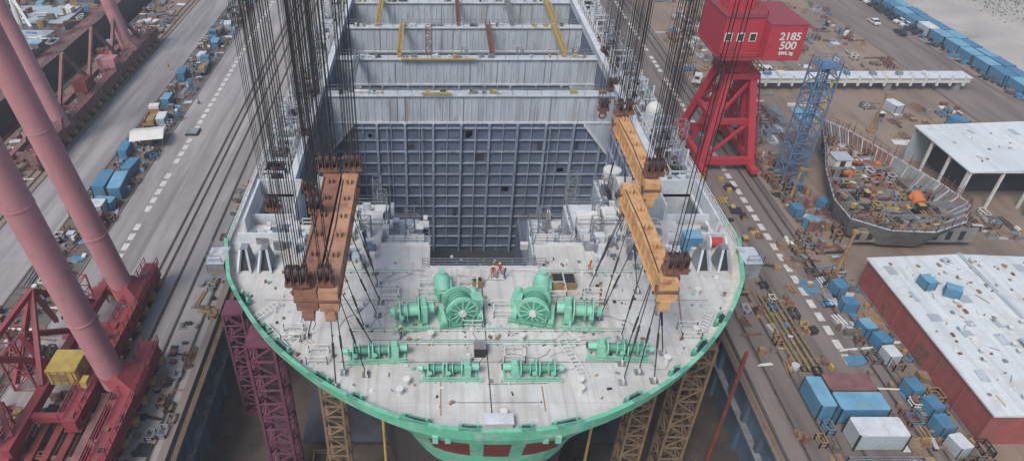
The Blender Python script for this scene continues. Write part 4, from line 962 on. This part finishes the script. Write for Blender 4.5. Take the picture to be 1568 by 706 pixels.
# ---------------------------------------------------------------- people
def person(loc,rz,top,leg,pose=0):
    e=empty("worker",loc); e.rotation_euler[2]=rz
    st=.16+.14*(pose==1); ar=.25 if pose==0 else .45
    V=[(0,0,.95),(0,0,1.15),(0,0,1.38),(0,0,1.52),(0,.01,1.66),(.1,0,.92),(.11,st*.8,.5),(.11,st*.4,.08),(.11,st*.4+.14,.03),(-.1,0,.92),(-.11,-st*.3,.5),(-.11,-st,.08),(-.11,-st+.14,.03),
       (.2,0,1.4),(.26,.02,1.12),(.25,.05+ar*.6,.95 if pose==0 else 1.12),(-.2,0,1.4),(-.27,0,1.12),(-.25,ar*.5,.9),(.25,.1+ar*.6,.88 if pose==0 else 1.1),(-.25,.04+ar*.5,.82)]
    E=[(0,1),(1,2),(2,3),(3,4),(0,5),(5,6),(6,7),(7,8),(0,9),(9,10),(10,11),(11,12),(2,13),(13,14),(14,15),(2,16),(16,17),(17,18),(15,19),(18,20)]
    rad=[.15,.14,.16,.06,.1,.09,.065,.05,.045,.09,.065,.05,.045,.07,.05,.04,.07,.05,.04,.035,.035]
    me=bpy.data.meshes.new("body"); me.from_pydata(V,E,[]); o=bpy.data.objects.new("body",me); scene.collection.objects.link(o)
    sk=o.modifiers.new("skin",'SKIN')
    for i,r in enumerate(rad):
        try: me.skin_vertices[0].data[i].radius=(r,r*.8)
        except Exception: pass
    try: me.skin_vertices[0].data[0].use_root=True
    except Exception: pass
    o.modifiers.new("sub",'SUBSURF').levels=1
    me.materials.append(M[top]); o.parent=e
    b=MB(); b.dome((0,.01,1.68),.14,'helmet',.9,12,4); b.bx(-.1,.1,.1,.2,1.66,1.68,'helmet'); h=b.obj("helmet",smooth=True); h.parent=e
    b=MB(); b.dome((0,.03,1.6),.09,'skin',.9,10,4); b.box((0,.12,1.62),(.03,.03,.04),'skin'); f=b.obj("face"); f.parent=e
    b=MB(); b.bx(-.17,.17,-.135,-.11,1.1,1.4,'yellow'); v=b.obj("vest_panel"); v.parent=e
for l,rz,t,p in(((.9,59.8,Z),3.0,'redcloth',0),((1.7,60.3,Z),2.2,'redcloth',1),((2.2,59.6,Z),1.2,'bluecloth',0),((-21.5,60,Z),0.5,'bluecloth',1),((-20.5,59.5,Z),2.5,'orangecloth',0),
                ((22.5,61.5,Z),2.0,'bluecloth',0),((12,61,Z),1.0,'orangecloth',1),((-9,50.2,Z),.5,'bluecloth',0),((-61,216,0),0,'bluecloth',1),((-75,170,0),1,'orangecloth',1),((-57,206,0),2,'bluecloth',0),((62,98,0),1,'bluecloth',1),((95,96,0),1,'orangecloth',0)):
    person(l,rz,t,t,p)

# ---------------------------------------------------------------- thin haze over the yard
hz=MB(); hz.bx(-700,700,-80,900,-11.9,66,'ground'); ho=hz.obj("sky_haze")
ho.data.materials.clear()
hm=bpy.data.materials.new("haze"); hm.use_nodes=True; hn=hm.node_tree
for nd in list(hn.nodes): hn.nodes.remove(nd)
oo=hn.nodes.new("ShaderNodeOutputMaterial"); vs=hn.nodes.new("ShaderNodeVolumeScatter"); vs.inputs["Density"].default_value=0.0006; vs.inputs["Color"].default_value=(.90,.94,1,1); vs.inputs["Anisotropy"].default_value=0.1
hn.links.new(vs.outputs[0],oo.inputs["Volume"]); ho.data.materials.append(hm)

# ---------------------------------------------------------------- light, camera
w=bpy.data.worlds.new("World"); scene.world=w; w.use_nodes=True
nt=w.node_tree; bg=nt.nodes["Background"]; sky=nt.nodes.new("ShaderNodeTexSky"); sky.sky_type='NISHITA'; sky.sun_disc=False
el,az=math.radians(52),math.radians(215)
sky.sun_elevation=el; sky.sun_rotation=az; sky.dust_density=3.0; sky.air_density=1.0
nt.links.new(sky.outputs[0],bg.inputs[0]); bg.inputs[1].default_value=0.15
sd=bpy.data.lights.new("sun",'SUN'); sd.energy=2.3; sd.angle=math.radians(20); sd.color=(1,.97,.94)
so=bpy.data.objects.new("sun",sd); scene.collection.objects.link(so)
d=Vector((math.sin(az)*math.cos(el),math.cos(az)*math.cos(el),math.sin(el))); so.rotation_euler=d.to_track_quat('Z','Y').to_euler(); so.location=(0,0,200)
cd=bpy.data.cameras.new("camera"); cam=bpy.data.objects.new("camera",cd); scene.collection.objects.link(cam); scene.camera=cam
cam.location=(-5.3,0,72); cam.rotation_euler=(math.radians(54),0,0); cd.sensor_width=36; cd.lens=24.3; cd.shift_x=.0727; cd.clip_end=6000; cd.clip_start=.5
scene.view_settings.view_transform='Standard'; scene.view_settings.look='None'; scene.view_settings.exposure=0
